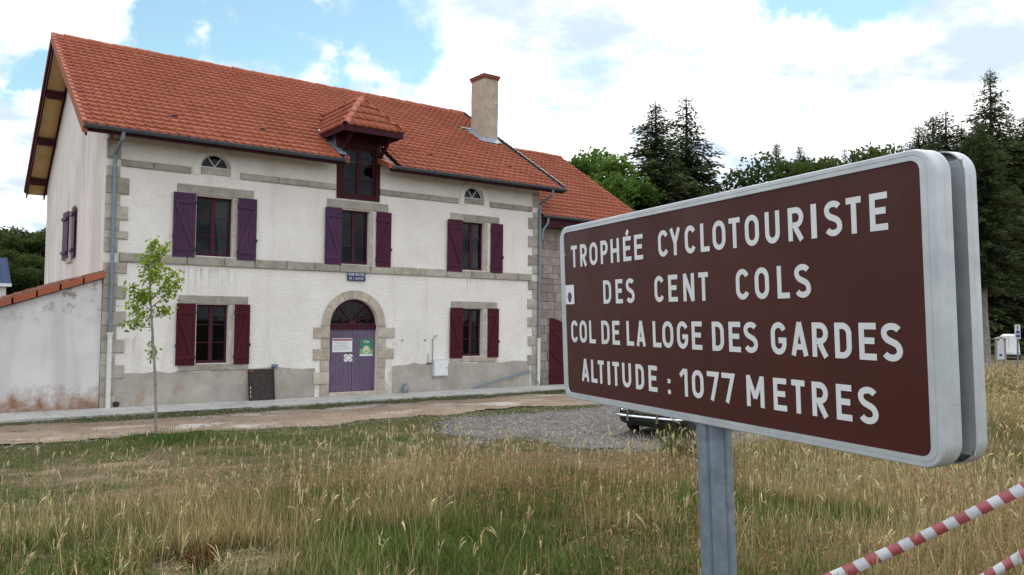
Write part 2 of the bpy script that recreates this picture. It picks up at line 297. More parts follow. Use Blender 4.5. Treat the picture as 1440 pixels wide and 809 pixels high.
# ------------------------------------------------------------------ builders
class MB:
    def __init__(s): s.v = []; s.f = []
    def poly(s, pts):
        i = len(s.v); s.v += [tuple(p) for p in pts]; s.f.append(tuple(range(i, i+len(pts)))); return s
    def hexa(s, p):   # 8 pts: bottom 0-3 ccw, top 4-7
        i = len(s.v); s.v += [tuple(q) for q in p]
        s.f += [tuple(i+k for k in q) for q in ((3,2,1,0),(4,5,6,7),(0,1,5,4),(1,2,6,5),(2,3,7,6),(3,0,4,7))]; return s
    def box(s, x0, x1, y0, y1, z0, z1):
        return s.hexa([(x0,y0,z0),(x1,y0,z0),(x1,y1,z0),(x0,y1,z0),(x0,y0,z1),(x1,y0,z1),(x1,y1,z1),(x0,y1,z1)])
    def stone(s, x0, x1, z0, z1, yf, yb, c=.018, j=.008):   # block with a chamfered, uneven front face towards -Y
        r = lambda: random.uniform(-j, j)
        i = len(s.v)
        o = [(x0, z0), (x1, z0), (x1, z1), (x0, z1)]
        s.v += [(x, yb, z) for x, z in o] + [(x, yf+c, z) for x, z in o]
        s.v += [(x+(c if k in (0, 3) else -c)+r(), yf+r()*.5, z+(c if k < 2 else -c)+r()) for k, (x, z) in enumerate(o)]
        for a in (0, 4):
            for k in range(4): s.f.append((i+a+k, i+a+(k+1) % 4, i+a+4+(k+1) % 4, i+a+4+k))
        s.f.append((i+8, i+9, i+10, i+11)); return s
    def tube(s, pts, rad, n=10, cap=True):
        pts = [Vector(p) for p in pts]; i0 = len(s.v)
        rr = rad if isinstance(rad, (list, tuple)) else [rad]*len(pts)
        pd = None
        for k, p in enumerate(pts):
            d = (pts[min(k+1, len(pts)-1)]-pts[max(k-1, 0)]).normalized()
            a = d.cross(Vector((0, 0, 1)) if abs(d.z) < .95 else Vector((1, 0, 0))).normalized()
            if pd is not None:
                a = (pd - d*pd.dot(d)).normalized()
            pd = a; b = d.cross(a)
            for q in range(n):
                t = 2*math.pi*q/n; s.v.append(tuple(p+(a*math.cos(t)+b*math.sin(t))*rr[k]))
        for k in range(len(pts)-1):
            for q in range(n):
                s.f.append((i0+k*n+q, i0+k*n+(q+1) % n, i0+(k+1)*n+(q+1) % n, i0+(k+1)*n+q))
        if cap:
            s.f.append(tuple(i0+q for q in reversed(range(n)))); s.f.append(tuple(i0+(len(pts)-1)*n+q for q in range(n)))
        return s
    def beam(s, a, b, wd, ht, upv=(0, 0, 1)):
        a, b = Vector(a), Vector(b); d = (b-a).normalized(); u = Vector(upv); sd = d.cross(u).normalized()*wd/2; u = sd.cross(d).normalized()*ht/2
        return s.hexa([a-sd-u, a+sd-u, b+sd-u, b-sd-u, a-sd+u, a+sd+u, b+sd+u, b-sd+u])
    def prism(s, poly, y0, y1, axis='y'):   # polygon in (x,z) extruded along y
        n = len(poly); i = len(s.v)
        P = (lambda a, c, t: (a, t, c)) if axis == 'y' else ((lambda a, c, t: (t, a, c)) if axis == 'x' else (lambda a, c, t: (a, c, t)))
        s.v += [P(a, c, y0) for a, c in poly] + [P(a, c, y1) for a, c in poly]
        s.f.append(tuple(range(i, i+n))); s.f.append(tuple(reversed(range(i+n, i+2*n))))
        for k in range(n): s.f.append((i+(k+1) % n, i+k, i+n+k, i+n+(k+1) % n))
        return s
    def lathe(s, prof, c=(0, 0, 0), n=20):
        i = len(s.v)
        for r_, z in prof:
            for q in range(n):
                t = 2*math.pi*q/n; s.v.append((c[0]+r_*math.cos(t), c[1]+r_*math.sin(t), c[2]+z))
        for k in range(len(prof)-1):
            for q in range(n): s.f.append((i+k*n+q, i+k*n+(q+1) % n, i+(k+1)*n+(q+1) % n, i+(k+1)*n+q))
        s.f.append(tuple(i+q for q in reversed(range(n)))); s.f.append(tuple(i+(len(prof)-1)*n+q for q in range(n)))
        return s
    def mesh(s, name, m, smooth=False):
        me = bpy.data.meshes.new(name); me.from_pydata(s.v, [], s.f); me.update()
        import bmesh
        bm = bmesh.new(); bm.from_mesh(me); bmesh.ops.recalc_face_normals(bm, faces=bm.faces); bm.to_mesh(me); bm.free()
        me.materials.append(MAT[m])
        if smooth:
            me.polygons.foreach_set('use_smooth', [True]*len(me.polygons))
            try: me.set_sharp_from_angle(angle=R(32))
            except Exception: pass
        return me
    def build(s, name, m, parent=None, smooth=False):
        return link(name, s.mesh(name, m, smooth), parent)
def link(name, me, parent=None):
    o = bpy.data.objects.new(name, me); COL.objects.link(o)
    if parent is not None: o.parent = parent
    return o
def thing(name, label, cat, loc=(0, 0, 0), group=None):
    o = bpy.data.objects.new(name, None); COL.objects.link(o); o.location = loc; o.empty_display_size = .2
    return tag(o, label, cat, group)
def tag(o, label=None, cat=None, group=None, kind=None):
    if label: o['label'] = label
    if cat: o['category'] = cat
    if group: o['group'] = group
    if kind: o['kind'] = kind
    return o
def keep(o, parent):   # parent keeping world placement for meshes built in world coordinates
    o.parent = parent
    bpy.context.view_layer.update() if False else None
    o.matrix_parent_inverse = Matrix.Translation(parent.location).inverted()
    return o
def npmesh(name, verts, faces, m, attr=None, attrname='tint', smooth=False):
    me = bpy.data.meshes.new(name); verts = np.asarray(verts, np.float32); faces = np.asarray(faces, np.int32)
    k = faces.shape[1]; nf = len(faces)
    me.vertices.add(len(verts)); me.vertices.foreach_set('co', verts.ravel())
    me.loops.add(nf*k); me.loops.foreach_set('vertex_index', faces.ravel())
    me.polygons.add(nf); me.polygons.foreach_set('loop_start', np.arange(nf, dtype=np.int32)*k)
    if attr is not None:
        attr = np.asarray(attr, np.float32)
        if attr.ndim == 1: me.attributes.new(attrname, 'FLOAT', 'POINT').data.foreach_set('value', attr)
        else: me.attributes.new(attrname, 'FLOAT_COLOR', 'POINT').data.foreach_set('color', attr.ravel())
    me.update(calc_edges=True); me.materials.append(MAT[m])
    if smooth: me.polygons.foreach_set('use_smooth', np.ones(nf, bool))
    return me
# value noise for scattering masks
_g = rng.random((256, 256))
def vnoise(x, y, s):
    x = np.asarray(x)*s+100; y = np.asarray(y)*s+100; xi = np.floor(x).astype(int); yi = np.floor(y).astype(int); fx = x-xi; fy = y-yi
    fx = fx*fx*(3-2*fx); fy = fy*fy*(3-2*fy); a = _g[xi % 256, yi % 256]; b = _g[(xi+1) % 256, yi % 256]; c = _g[xi % 256, (yi+1) % 256]; d = _g[(xi+1) % 256, (yi+1) % 256]
    return (a*(1-fx)+b*fx)*(1-fy)+(c*(1-fx)+d*fx)*fy
def fbm(x, y, s): return vnoise(x, y, s)*.55+vnoise(x, y, s*2.3)*.3+vnoise(x, y, s*5.1)*.15
def ss(a, b, x):
    t = np.clip((np.asarray(x, float)-a)/(b-a), 0, 1); return t*t*(3-2*t)
def gz(x, y):
    x = np.asarray(x, float); y = np.asarray(y, float); d = np.hypot(x-CAM[0], y-CAM[1])
    near = ss(17.0, 13.0, d) if False else 1-ss(13.0, 17.0, d)
    return .9*(1-ss(0, 16.5, d)) - .8*ss(45, 80, d) + (fbm(x, y, .9)-.5)*.10*near
def g1(x, y): return float(gz(x, y))

# ------------------------------------------------------------------ setting: ground, track, gravel, pavement, road
def build_ground():
    rs = np.concatenate([np.linspace(0.3, 20, 80), np.geomspace(20.5, 900, 46)]); na = 240
    th = np.linspace(0, 2*np.pi, na, endpoint=False)
    X = CAM[0]+rs[:, None]*np.cos(th); Y = CAM[1]+rs[:, None]*np.sin(th)
    v = np.stack([X, Y, gz(X, Y)], -1).reshape(-1, 3); v = np.vstack([v, [[CAM[0], CAM[1], g1(CAM[0], CAM[1])]]])
    i = np.arange(len(rs)-1)[:, None]*na; j = np.arange(na)[None]; jn = (j+1) % na
    f = np.stack([i+j, i+na+j, i+na+jn, i+jn], -1).reshape(-1, 4)
    me = npmesh('ground', v, f, 'soil', smooth=True)
    o = link('ground', me); tag(o, kind='structure')
    c = MB(); c.v = [tuple(v[-1])]+[tuple(q) for q in v[:na]]; c.f = [(0, 1+k, 1+(k+1) % na) for k in range(na)]
    # centre fan joined into the same mesh
    import bmesh
    bm = bmesh.new(); bm.from_mesh(me); tmp = bpy.data.meshes.new('tmp'); tmp.from_pydata(c.v, [], c.f); bm.from_mesh(tmp); bmesh.ops.remove_doubles(bm, verts=bm.verts, dist=1e-4); bmesh.ops.recalc_face_normals(bm, faces=bm.faces); bm.to_mesh(me); bm.free(); bpy.data.meshes.remove(tmp)
build_ground()
def inpoly(px, py, poly):
    r = np.zeros(np.shape(px), bool); n = len(poly)
    for k in range(n):
        x1, y1 = poly[k]; x2, y2 = poly[(k+1) % n]
        c = ((y1 > py) != (y2 > py)) & (px < (x2-x1)*(py-y1)/((y2-y1) if y2 != y1 else 1e-9)+x1); r ^= c
    return r
GRAVEL = [(6.0, -6.4), (10, -6.6), (14, -6.3), (17.5, -7.5), (17, -12.5), (12, -13.2), (8.2, -12.6), (6.6, -11.7), (5.9, -10.6), (5.6, -9.2), (6.2, -7.4)]
def m_dirt(x, y):
    yy = y+(fbm(x, y, .8)-.5)*1.1
    return (yy < -2.55) & (yy > -5.45-.25*np.sin(x*.5)) & (x > -14) & (x < 22)
def m_gravel(x, y):
    wx = (fbm(x, y, .8)-.5)*3.0; wy = (fbm(x+40, y, .8)-.5)*1.8
    return inpoly(x+wx, y+wy, GRAVEL)
def drape(name, x0, x1, y0, y1, cell, mask, lift, m, ruts=False):
    xs = np.arange(x0, x1, cell); ys = np.arange(y0, y1, cell)
    X, Y = np.meshgrid(xs, ys, indexing='ij'); k = mask(X+cell/2, Y+cell/2)
    idx = np.arange(X.size).reshape(X.shape); i, j = np.nonzero(k[:-1, :-1])
    f = np.stack([idx[i, j], idx[i+1, j], idx[i+1, j+1], idx[i, j+1]], -1)
    u, inv = np.unique(f, return_inverse=True); inv = inv.reshape(f.shape)
    v = np.stack([X.ravel()[u], Y.ravel()[u], gz(X.ravel()[u], Y.ravel()[u])+lift+.012*fbm(X.ravel()[u], Y.ravel()[u], 2.)], -1)
    if ruts:
        yc = -4.0+.25*np.sin(v[:, 0]*.35); edge = ss(-5.6, -5.2, v[:, 1])*(1-ss(-2.9, -2.5, v[:, 1]))
        v[:, 2] += edge*(.016-.016*np.exp(-((v[:, 1]-yc-.72)/.2)**2)-.015*np.exp(-((v[:, 1]-yc+.72)/.2)**2)+.012*fbm(v[:, 0], v[:, 1], 3.))
    return tag(link(name, npmesh(name, v, inv, m, smooth=True)), kind='structure')
drape('dirt_track', -14, 22, -6.6, -1.8, .1, m_dirt, .008, 'dirt', ruts=True)
drape('gravel_yard', 4, 22, -15, -5.4, .1, m_gravel, .010, 'gravel')
# pebbles on the gravel
def pebbles():
    n = 30000; x = rng.uniform(4, 17, n); y = rng.uniform(-13, -5.5, n); k = m_gravel(x+rng.normal(0, .25, n), y+rng.normal(0, .25, n)); x, y = x[k], y[k]; m_ = 5000; xd = rng.uniform(-8, 17, m_); yd_ = rng.uniform(-6.2, -1.7, m_); x = np.concatenate([x, xd]); y = np.concatenate([y, yd_]); n = len(x)
    base = np.array([(1,0,0),(0,1,0),(-1,0,0),(0,-1,0),(0,0,1)], float); fc = np.array([(0,1,4),(1,2,4),(2,3,4),(3,0,4)])
    s = rng.uniform(.014, .045, n); a = rng.uniform(0, 6.28, n); co, si = np.cos(a), np.sin(a)
    V = base[None]*np.stack([s, s*.7, s*.55], -1)[:, None]; V = V*rng.uniform(.7, 1.3, V.shape)
    P = np.stack([V[..., 0]*co[:, None]-V[..., 1]*si[:, None]+x[:, None], V[..., 0]*si[:, None]+V[..., 1]*co[:, None]+y[:, None], V[..., 2]+(gz(x, y)+.012+.012*((y > -5.4) & (y < -2.7)))[:, None]], -1)
    F = fc[None]+(np.arange(n)*5)[:, None, None]
    tag(link('gravel_stones', npmesh('gravel_stones', P.reshape(-1, 3), F.reshape(-1, 3), 'gravelstone')), 'loose grey stones scattered over the gravel yard and the track', 'gravel', kind='stuff')
pebbles()
pv = MB().box(-6, 21, -1.55, 0, -.25, .045).build('pavement', 'concrete'); tag(pv, kind='structure')
xx = -6.0
while xx < 20.8:
    wd = random.uniform(2.2, 3.0); x1 = min(xx+wd, 21); yo = random.uniform(-.06, .06)
    MB().stone(xx+.012, x1-.012, -1.50+yo, -.004, 0, 0).f if False else None
    sb = MB(); c = .012
    sb.hexa([(xx+.008, -1.56+yo, .046), (x1-.008, -1.56+yo*.6, .046), (x1-.008, -.02, .046), (xx+.008, -.02, .046), (xx+.016, -1.55+yo, .062), (x1-.016, -1.55+yo*.6, .062+random.uniform(-.004, .004)), (x1-.016, -.028, .066), (xx+.016, -.028, .064)])
    sb.build('slab', 'concrete', pv); xx = x1
# far road on the right
def road():
    a, b = atd(1330, 512, 58), atd(1640, 516, 46); P = [a[:2]+(b[:2]-a[:2])*t for t in np.linspace(-.6, 1.6, 40)]
    d = (b-a)[:2]; d /= np.linalg.norm(d); n = np.array([-d[1], d[0]])
    v = []; f = []
    for q in P:
        for s_ in np.linspace(-3.2, 3.2, 6): c = q+n*s_; v.append((c[0], c[1], g1(c[0], c[1])+.03))
    for k in range(len(P)-1):
        for s_ in range(5): f.append((k*6+s_, k*6+s_+1, (k+1)*6+s_+1, (k+1)*6+s_))
    tag(link('road', npmesh('road', v, f, 'asphalt')), kind='structure')
road()

# ------------------------------------------------------------------ stroke lettering
def arc(cx, cz, rx, rz, a0, a1, n=14): return [(cx+rx*math.cos(R(a0+(a1-a0)*k/n)), cz+rz*math.sin(R(a0+(a1-a0)*k/n))) for k in range(n+1)]
def glyph(c, W, H, t):
    a = t/2; r = W-t; m = W/2; e = 0.0
    O = lambda z0=a, z1=H-a: (arc(m, z1-r/2*1.05, m-a, r/2*1.05, 0, 180)+arc(m, z0+r/2*1.05, m-a, r/2*1.05, 180, 360), True)
    if c == 'T': return [([(0, H-a), (W, H-a)], 0), ([(m, 0), (m, H-t*.9)], 0)]
    if c == 'I': return [([(W/2, 0), (W/2, H)], 0)]
    if c == 'L': return [([(a, H), (a, a), (W, a)], 0)]
    if c == 'E' or c == 'É':
        g = [([(W, H-a), (a, H-a), (a, a), (W, a)], 0), ([(t*.9, H*.52), (W*.9, H*.52)], 0)]
        if c == 'É': g.append(([(m-.04*H, H*1.06), (m+.12*H, H*1.24)], 0))
        return g
    if c == 'F': return [([(W, H-a), (a, H-a), (a, 0)], 0), ([(t*.9, H*.5), (W*.88, H*.5)], 0)]
    if c == 'H': return [([(a, 0), (a, H)], 0), ([(W-a, 0), (W-a, H)], 0), ([(t*.9, H*.5), (W-t*.9, H*.5)], 0)]
    if c in 'O0': return [O()]
    if c in 'PR':
        zb = H*.46; rz = (H-a-zb)/2
        g = [([(a, 0), (a, H-a), (m, H-a)]+arc(m, zb+rz, W-a-m, rz, 90, -90)+[(t*.9, zb)], 0)]
        if c == 'R': g.append(([(m-.02*H, zb-a*.8), (W-a*.95, 0)], 0))
        return g
    if c == 'C': return [(arc(m, H-a-r*.52, m-a, r*.52, 22, 180)+arc(m, a+r*.52, m-a, r*.52, 180, 338), 0)]
    if c == 'G': return [(arc(m, H-a-r*.52, m-a, r*.52, 22, 180)+arc(m, a+r*.52, m-a, r*.52, 180, 360)+[(W-a, H*.44), (m, H*.44)], 0)]
    if c == 'D': return [([(a, a), (a, H-a), (m*.9, H-a)]+arc(m*.9, H-a-r*.55, W-a-m*.9, r*.55, 90, 0)+arc(m*.9, a+r*.55, W-a-m*.9, r*.55, 0, -90), True)]
    if c == 'U': return [([(a, H)]+arc(m, a+r*.52, m-a, r*.52, 180, 360)+[(W-a, H)], 0)]
    if c == 'S':
        z1, z2 = H*.745, H*.265
        return [(arc(m, z1, m-a, H-a-z1, 25, 180, 12)+arc(m, z1, m-a, z1-H*.53, 180, 245, 6)+arc(m, z2, m-a, H*.47-z2+.02*H, 65, 0, 6)+arc(m, z2, m-a, z2-a, 0, -155, 12), 0)]
    if c == 'Y': return [([(a*.9, H), (m, H*.45)], 0), ([(W-a*.9, H), (m, H*.45)], 0), ([(m, 0), (m, H*.52)], 0)]
    if c == 'N': return [([(a, 0), (a, H)], 0), ([(W-a, 0), (W-a, H)], 0), ([(a, H-a*.2), (W-a, a*.2)], 0)]
    if c == 'M': return [([(a, 0), (a, H)], 0), ([(W-a, 0), (W-a, H)], 0), ([(a, H-a*.3), (m, H*.28)], 0), ([(W-a, H-a*.3), (m, H*.28)], 0)]
    if c == 'A': return [([(a*.9, 0), (m, H)], 0), ([(W-a*.9, 0), (m, H)], 0), ([(W*.22, H*.27), (W*.78, H*.27)], 0)]
    if c == '1': return [([(W*.05, H*.74), (W-t, H-a*.5)], 0), ([(W-a, 0), (W-a, H)], 0)]
    if c == '7': return [([(0, H-a), (W-a*.6, H-a), (W*.42, 0)], 0)]
    if c == ':': return [([(W/2, H*.0), (W/2, H*.16)], 0), ([(W/2, H*.40), (W/2, H*.56)], 0)]
    if c == "'": return [([(m, H*.68), (m, H)], 0)]
    return []
def ribbon(pts, closed, t):
    P = [Vector((x, z)) for x, z in pts]; Q = [P[0]]
    for p in P[1:]:
        if (p-Q[-1]).length > 1e-5: Q.append(p)
    if closed and (Q[0]-Q[-1]).length < 1e-5: Q.pop()
    n = len(Q); L = []; Rr = []
    for k in range(n):
        p = Q[k]; d0 = (Q[k]-Q[k-1]).normalized() if (k > 0 or closed) else None; d1 = (Q[(k+1) % n]-Q[k]).normalized() if (k < n-1 or closed) else None
        if d0 is None: d0 = d1
        if d1 is None: d1 = d0
        n0 = Vector((-d0.y, d0.x)); n1 = Vector((-d1.y, d1.x)); mm = (n0+n1)
        mm = mm.normalized() if mm.length > 1e-6 else n0
        s = t/2/max(.35, mm.dot(n0)); L.append(p+mm*s); Rr.append(p-mm*s)
    return L, Rr, n
def letter_mesh(c, W, H, t, m='lettering', th=.0012):
    mb = MB()
    for si, (pts, cl) in enumerate(glyph(c, W, H, t)):
        L, Rr, n = ribbon(pts, cl, t); y = -th-si*.00025; i = len(mb.v)
        mb.v += [(p.x, y, p.y) for p in L]+[(p.x, y, p.y) for p in Rr]+[(p.x, 0, p.y) for p in L]+[(p.x, 0, p.y) for p in Rr]
        for k in range(n if cl else n-1):
            q = (k+1) % n
            mb.f += [(i+k, i+q, i+n+q, i+n+k), (i+k, i+2*n+k, i+2*n+q, i+q), (i+n+q, i+3*n+q, i+3*n+k, i+n+k)]
    return mb.mesh('letter', m) if mb.v else None
def text_on(parent, txt, x0, x1, z, H, t, place, m='lettering', space=.42):
    """spread the characters of txt between x0 and x1; place(x,z) gives a matrix"""
    units = sum({' ': .45, 'I': .35, "'": .3}.get(c, 1.0) for c in txt)+space*(len(txt)-1)
    u = (x1-x0)/units; x = x0
    for c in txt:
        wd = {' ': .45, 'I': .35, "'": .3}.get(c, 1.0)*u
        me = letter_mesh(c, wd, H, t, m)
        if me:
            o = link('letter', me, parent); o.matrix_local = place(x, z)
        x += wd+space*u
K = 2.5/1.95

def fpt_early(u, v): p = onY(u, v, -.03); return p[0], p[2]
# ------------------------------------------------------------------ main house
L, D, EH, RH, OL, OE, OR = 14.53, 12.5, 7.318, 11.514, .686, .70, .66
PIT = (RH-EH)/(D/2+OE)
house = thing('forest_house', 'two-storey white stucco house with granite quoins, orange tiled roof and purple shutters', 'house')
def arch_pts(cx, z0, r, n=16): return [(cx-r*math.cos(math.pi*k/n), z0+r*math.sin(math.pi*k/n)) for k in range(n+1)]
def wall_front(x0, x1, z0, z1, rects, arches, y, depth, m, name, parent, top=None):
    """front wall at y with rectangular and arched openings; reveals run back to y+depth"""
    xs = {x0, x1}; zs = {z0, z1}; holes = list(rects)
    for (cx, zb, zs_, r) in arches: holes.append((cx-r, cx+r, zb, zs_+r))
    for a, b, c, d in holes: xs |= {a, b}; zs |= {c, d}
    xs, zs = sorted(xs), sorted(zs); mb = MB()
    for i in range(len(xs)-1):
        for j in range(len(zs)-1):
            mx, mz = (xs[i]+xs[i+1])/2, (zs[j]+zs[j+1])/2
            if any(a < mx < b and c < mz < d for a, b, c, d in holes): continue
            mb.poly([(xs[i], y, zs[j]), (xs[i+1], y, zs[j]), (xs[i+1], y, zs[j+1]), (xs[i], y, zs[j+1])])
    for a, b, c, d in rects:
        y2 = y+depth
        for p, q in (((a, c), (b, c)), ((b, c), (b, d)), ((b, d), (a, d)), ((a, d), (a, c))):
            mb.poly([(p[0], y, p[1]), (q[0], y, q[1]), (q[0], y2, q[1]), (p[0], y2, p[1])])
    for (cx, zb, zsp, r) in arches:
        A = arch_pts(cx, zsp, r); T = zsp+r; y2 = y+depth
        for k in range(len(A)-1):
            mb.poly([(A[k][0], y, A[k][1]), (A[k+1][0], y, A[k+1][1]), (A[k+1][0], y, T), (A[k][0], y, T)])
            mb.poly([(A[k][0], y, A[k][1]), (A[k+1][0], y, A[k+1][1]), (A[k+1][0], y2, A[k+1][1]), (A[k][0], y2, A[k][1])])
        if zb < zsp-1e-4:
            for sx in (cx-r, cx+r): mb.poly([(sx, y, zb), (sx, y, zsp), (sx, y2, zsp), (sx, y2, zb)])
        mb.poly([(cx-r, y, zb), (cx+r, y, zb), (cx+r, y2, zb), (cx-r, y2, zb)])
    o = mb.mesh(name, m)
    return link(name, o, parent)
k = lambda *a: tuple(x*K for x in a)
WIN = {'UL': k(1.79, 2.59, 3.27, 4.59), 'UM': k(5.22, 5.98, 3.26, 4.60), 'UR': k(8.73, 9.47, 3.27, 4.59), 'LL': k(1.85, 2.55, .905, 2.20), 'LR': k(8.79, 9.44, .935, 2.22)}
DC, DR, DSP = 5.595*K, .635*K, 1.77*K
HR = [(2.18*K, 5.235*K, 5.235*K, .325*K), (9.09*K, 5.235*K, 5.235*K, .325*K)]
DM = (6.49, 7.97, 6.235, 7.20)      # dormer window opening low part
wall_front(0, L, -.3, EH+.12, list(WIN.values())+[(DM[0], DM[1], DM[2], EH+.12)], [(DC, -.3, DSP, DR)]+HR, 0, .34, 'stucco', 'front_wall', house)
# gable and back walls (with the gable window opening)
def gable_wall():
    GW = (5.62, 6.48, 4.33, 5.86); mb = MB(); RZ = lambda y: EH+(min(y, D-y)+OE)*PIT-.12
    def P(y, z): return (0, y, z)
    mb.poly([P(0, -.3), P(0, RZ(0)), P(GW[0], RZ(GW[0])), P(GW[0], -.3)])
    mb.poly([P(GW[1], -.3), P(GW[1], RZ(GW[1])), P(D, RZ(D)), P(D, -.3)])
    mb.poly([P(GW[0], -.3), P(GW[0], GW[2]), P(GW[1], GW[2]), P(GW[1], -.3)])
    mb.poly([P(GW[0], GW[3]), P(GW[0], RZ(GW[0])), P(D/2, RZ(D/2)), P(GW[1], RZ(GW[1])), P(GW[1], GW[3])])
    a, b, c, d = GW
    for p, q in (((a, c), (b, c)), ((b, c), (b, d)), ((b, d), (a, d)), ((a, d), (a, c))): mb.poly([(0, p[0], p[1]), (0, q[0], q[1]), (.3, q[0], q[1]), (.3, p[0], p[1])])
    mb.build('gable_wall', 'gable', house)
    wf = MB(); 
    for y0, y1 in ((a, a+.07), (b-.07, b), ((a+b)/2-.05, (a+b)/2+.05)): wf.box(.16, .22, y0, y1, c, d)
    wf.box(.161, .219, a+.07, b-.07, c, c+.07); wf.box(.161, .219, a+.07, b-.07, d-.07, d)
    wo = wf.build('window', 'frame', house); MB().box(.185, .19, a+.06, b-.06, c+.06, d-.06).build('pane', 'glass', wo)
    for sgn, hinge in ((-1, a), (1, b)):
        sm = MB(); ang = R(3)
        for i in range(5):
            t0, t1 = i*.16+.003, (i+1)*.16-.003
            for_ = [(-.045-t*math.sin(ang), hinge+sgn*t*math.cos(ang)) for t in (t0, t1)]
            (xa, ya), (xb, yb) = for_
            sm.hexa([(xa, ya, c-.04), (xb, yb, c-.04), (xb+.032, yb, c-.04), (xa+.032, ya, c-.04), (xa, ya, d+.04), (xb, yb, d+.04), (xb+.032, yb, d+.04), (xa+.032, ya, d+.04)])
        so_ = sm.build('shutter', 'violet', house)
        for zz_ in (c+.2, d-.2):
            MB().beam((-.065-.02, hinge+sgn*.02, zz_), (-.065-.76*math.sin(ang)-.02, hinge+sgn*.76*math.cos(ang), zz_), .035, .1).build('batten', 'violet', so_)
    MB().stone(0, 1, 0, 1, 0, 1).f if False else None
    MB().box(-.05, .0, a-.12, b+.12, c-.16, c-.002).build('sill', 'granite', house)
    bk = MB(); 
    bk.poly([(L, 0, -.3), (L, 0, RZ(0)), (L, D/2, RZ(D/2)), (L, D, RZ(D)), (L, D, -.3)]); bk.build('right_gable_wall', 'gable', house)
    MB().poly([(0, D, -.3), (L, D, -.3), (L, D, RZ(D)), (0, D, RZ(D))]).build('back_wall', 'gable', house)
gable_wall()
# floors inside keep the rooms dark and give the windows depth
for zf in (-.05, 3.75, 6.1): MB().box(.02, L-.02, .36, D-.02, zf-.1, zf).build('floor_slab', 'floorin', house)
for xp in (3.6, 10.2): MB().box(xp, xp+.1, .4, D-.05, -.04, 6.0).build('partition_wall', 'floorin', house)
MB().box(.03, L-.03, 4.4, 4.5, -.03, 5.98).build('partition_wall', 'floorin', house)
# plinth with a ragged top, cut at the door surround
def plinth(x0, x1):
    n = max(8, int((x1-x0)/.12)); v = MB(); top = [.72*K+.02+.11*(fbm(x*1.3, 1.0, 1.0)-.5)*2 for x in np.linspace(x0, x1, n+1)]
    xs_ = np.linspace(x0, x1, n+1); y = -.014
    for i in range(n):
        v.poly([(xs_[i], y, -.2), (xs_[i+1], y, -.2), (xs_[i+1], y, top[i+1]), (xs_[i], y, top[i])])
        v.poly([(xs_[i], y, top[i]), (xs_[i+1], y, top[i+1]), (xs_[i+1], .002, top[i+1]+.012), (xs_[i], .002, top[i]+.012)])
    for x_, t_ in ((x0, top[0]), (x1, top[-1])): v.poly([(x_, y, -.2), (x_, y, t_), (x_, .002, t_+.012), (x_, .002, -.2)])
    v.build('plinth', 'plinth', house)
plinth(.26*K, 4.60*K); plinth(6.66*K, 11.08*K)
def stone_part(name, x0, x1, z0, z1, m='granite', yf=-.03, yb=.02, c=.016, parent=house): return MB().stone(x0+.006, x1-.006, z0+.006, z1-.006, yf, yb, c).build(name, m, parent)
# quoins: long and short blocks in turn
qz = [(0, .30), (.30, .64), (.64, .92), (.92, 1.17), (1.17, 1.45), (1.45, 1.73), (1.73, 2.03), (2.03, 2.29), (2.29, 2.56), (2.56, 2.82), (2.82, 3.04), (3.26, 3.53), (3.53, 3.70), (3.70, 3.93), (3.93, 4.22), (4.22, 4.47), (4.47, 4.81), (4.81, 5.04), (5.20, 5.60)]
longL = {2, 4, 6, 8, 10, 12, 14, 16}
for i, (a, b) in enumerate(qz):
    wl = .43 if i in longL else .25
    stone_part('quoin', -.035, (wl+random.uniform(-.015, .015))*K, a*K-.02, b*K, yf=-.05, c=.026)
for i, (a, b) in enumerate([(0, .36), (.36, .66), (.66, .94), (.94, 1.20), (1.20, 1.48), (1.48, 1.75), (1.75, 2.02), (2.02, 2.26), (2.26, 2.55), (2.55, 2.81), (2.81, 3.06), (3.27, 3.51), (3.51, 3.80), (3.80, 4.04), (4.04, 4.35), (4.35, 4.57), (4.57, 4.88), (4.88, 5.04), (5.20, 5.60)]):
    wl = .36 if i in {2, 4, 6, 8, 10, 12, 14, 16} else .20
    stone_part('quoin', L-(wl+random.uniform(-.015, .015))*K, L+.035, a*K-.02, b*K, yf=-.05, c=.026)
def course(x0, x1, z0, z1, name='band_stone', lo=.75, hi=1.15, skip=()):
    x = x0
    while x < x1-.01:
        e = min(x+random.uniform(lo, hi), x1)
        if x1-e < .35: e = x1
        stone_part(name, x, e, z0, z1, yf=-.065, c=.024)
        x = e
# lower band doubles as sills; upper band stops at the half-round windows and the dormer
course(.26*K, 11.1*K, 3.045*K, 3.255*K)
for a, b in ((.26, 1.66), (2.72, 5.05), (6.23, 8.57), (9.61, 11.1)): course(a*K, b*K, 5.045*K, 5.20*K)
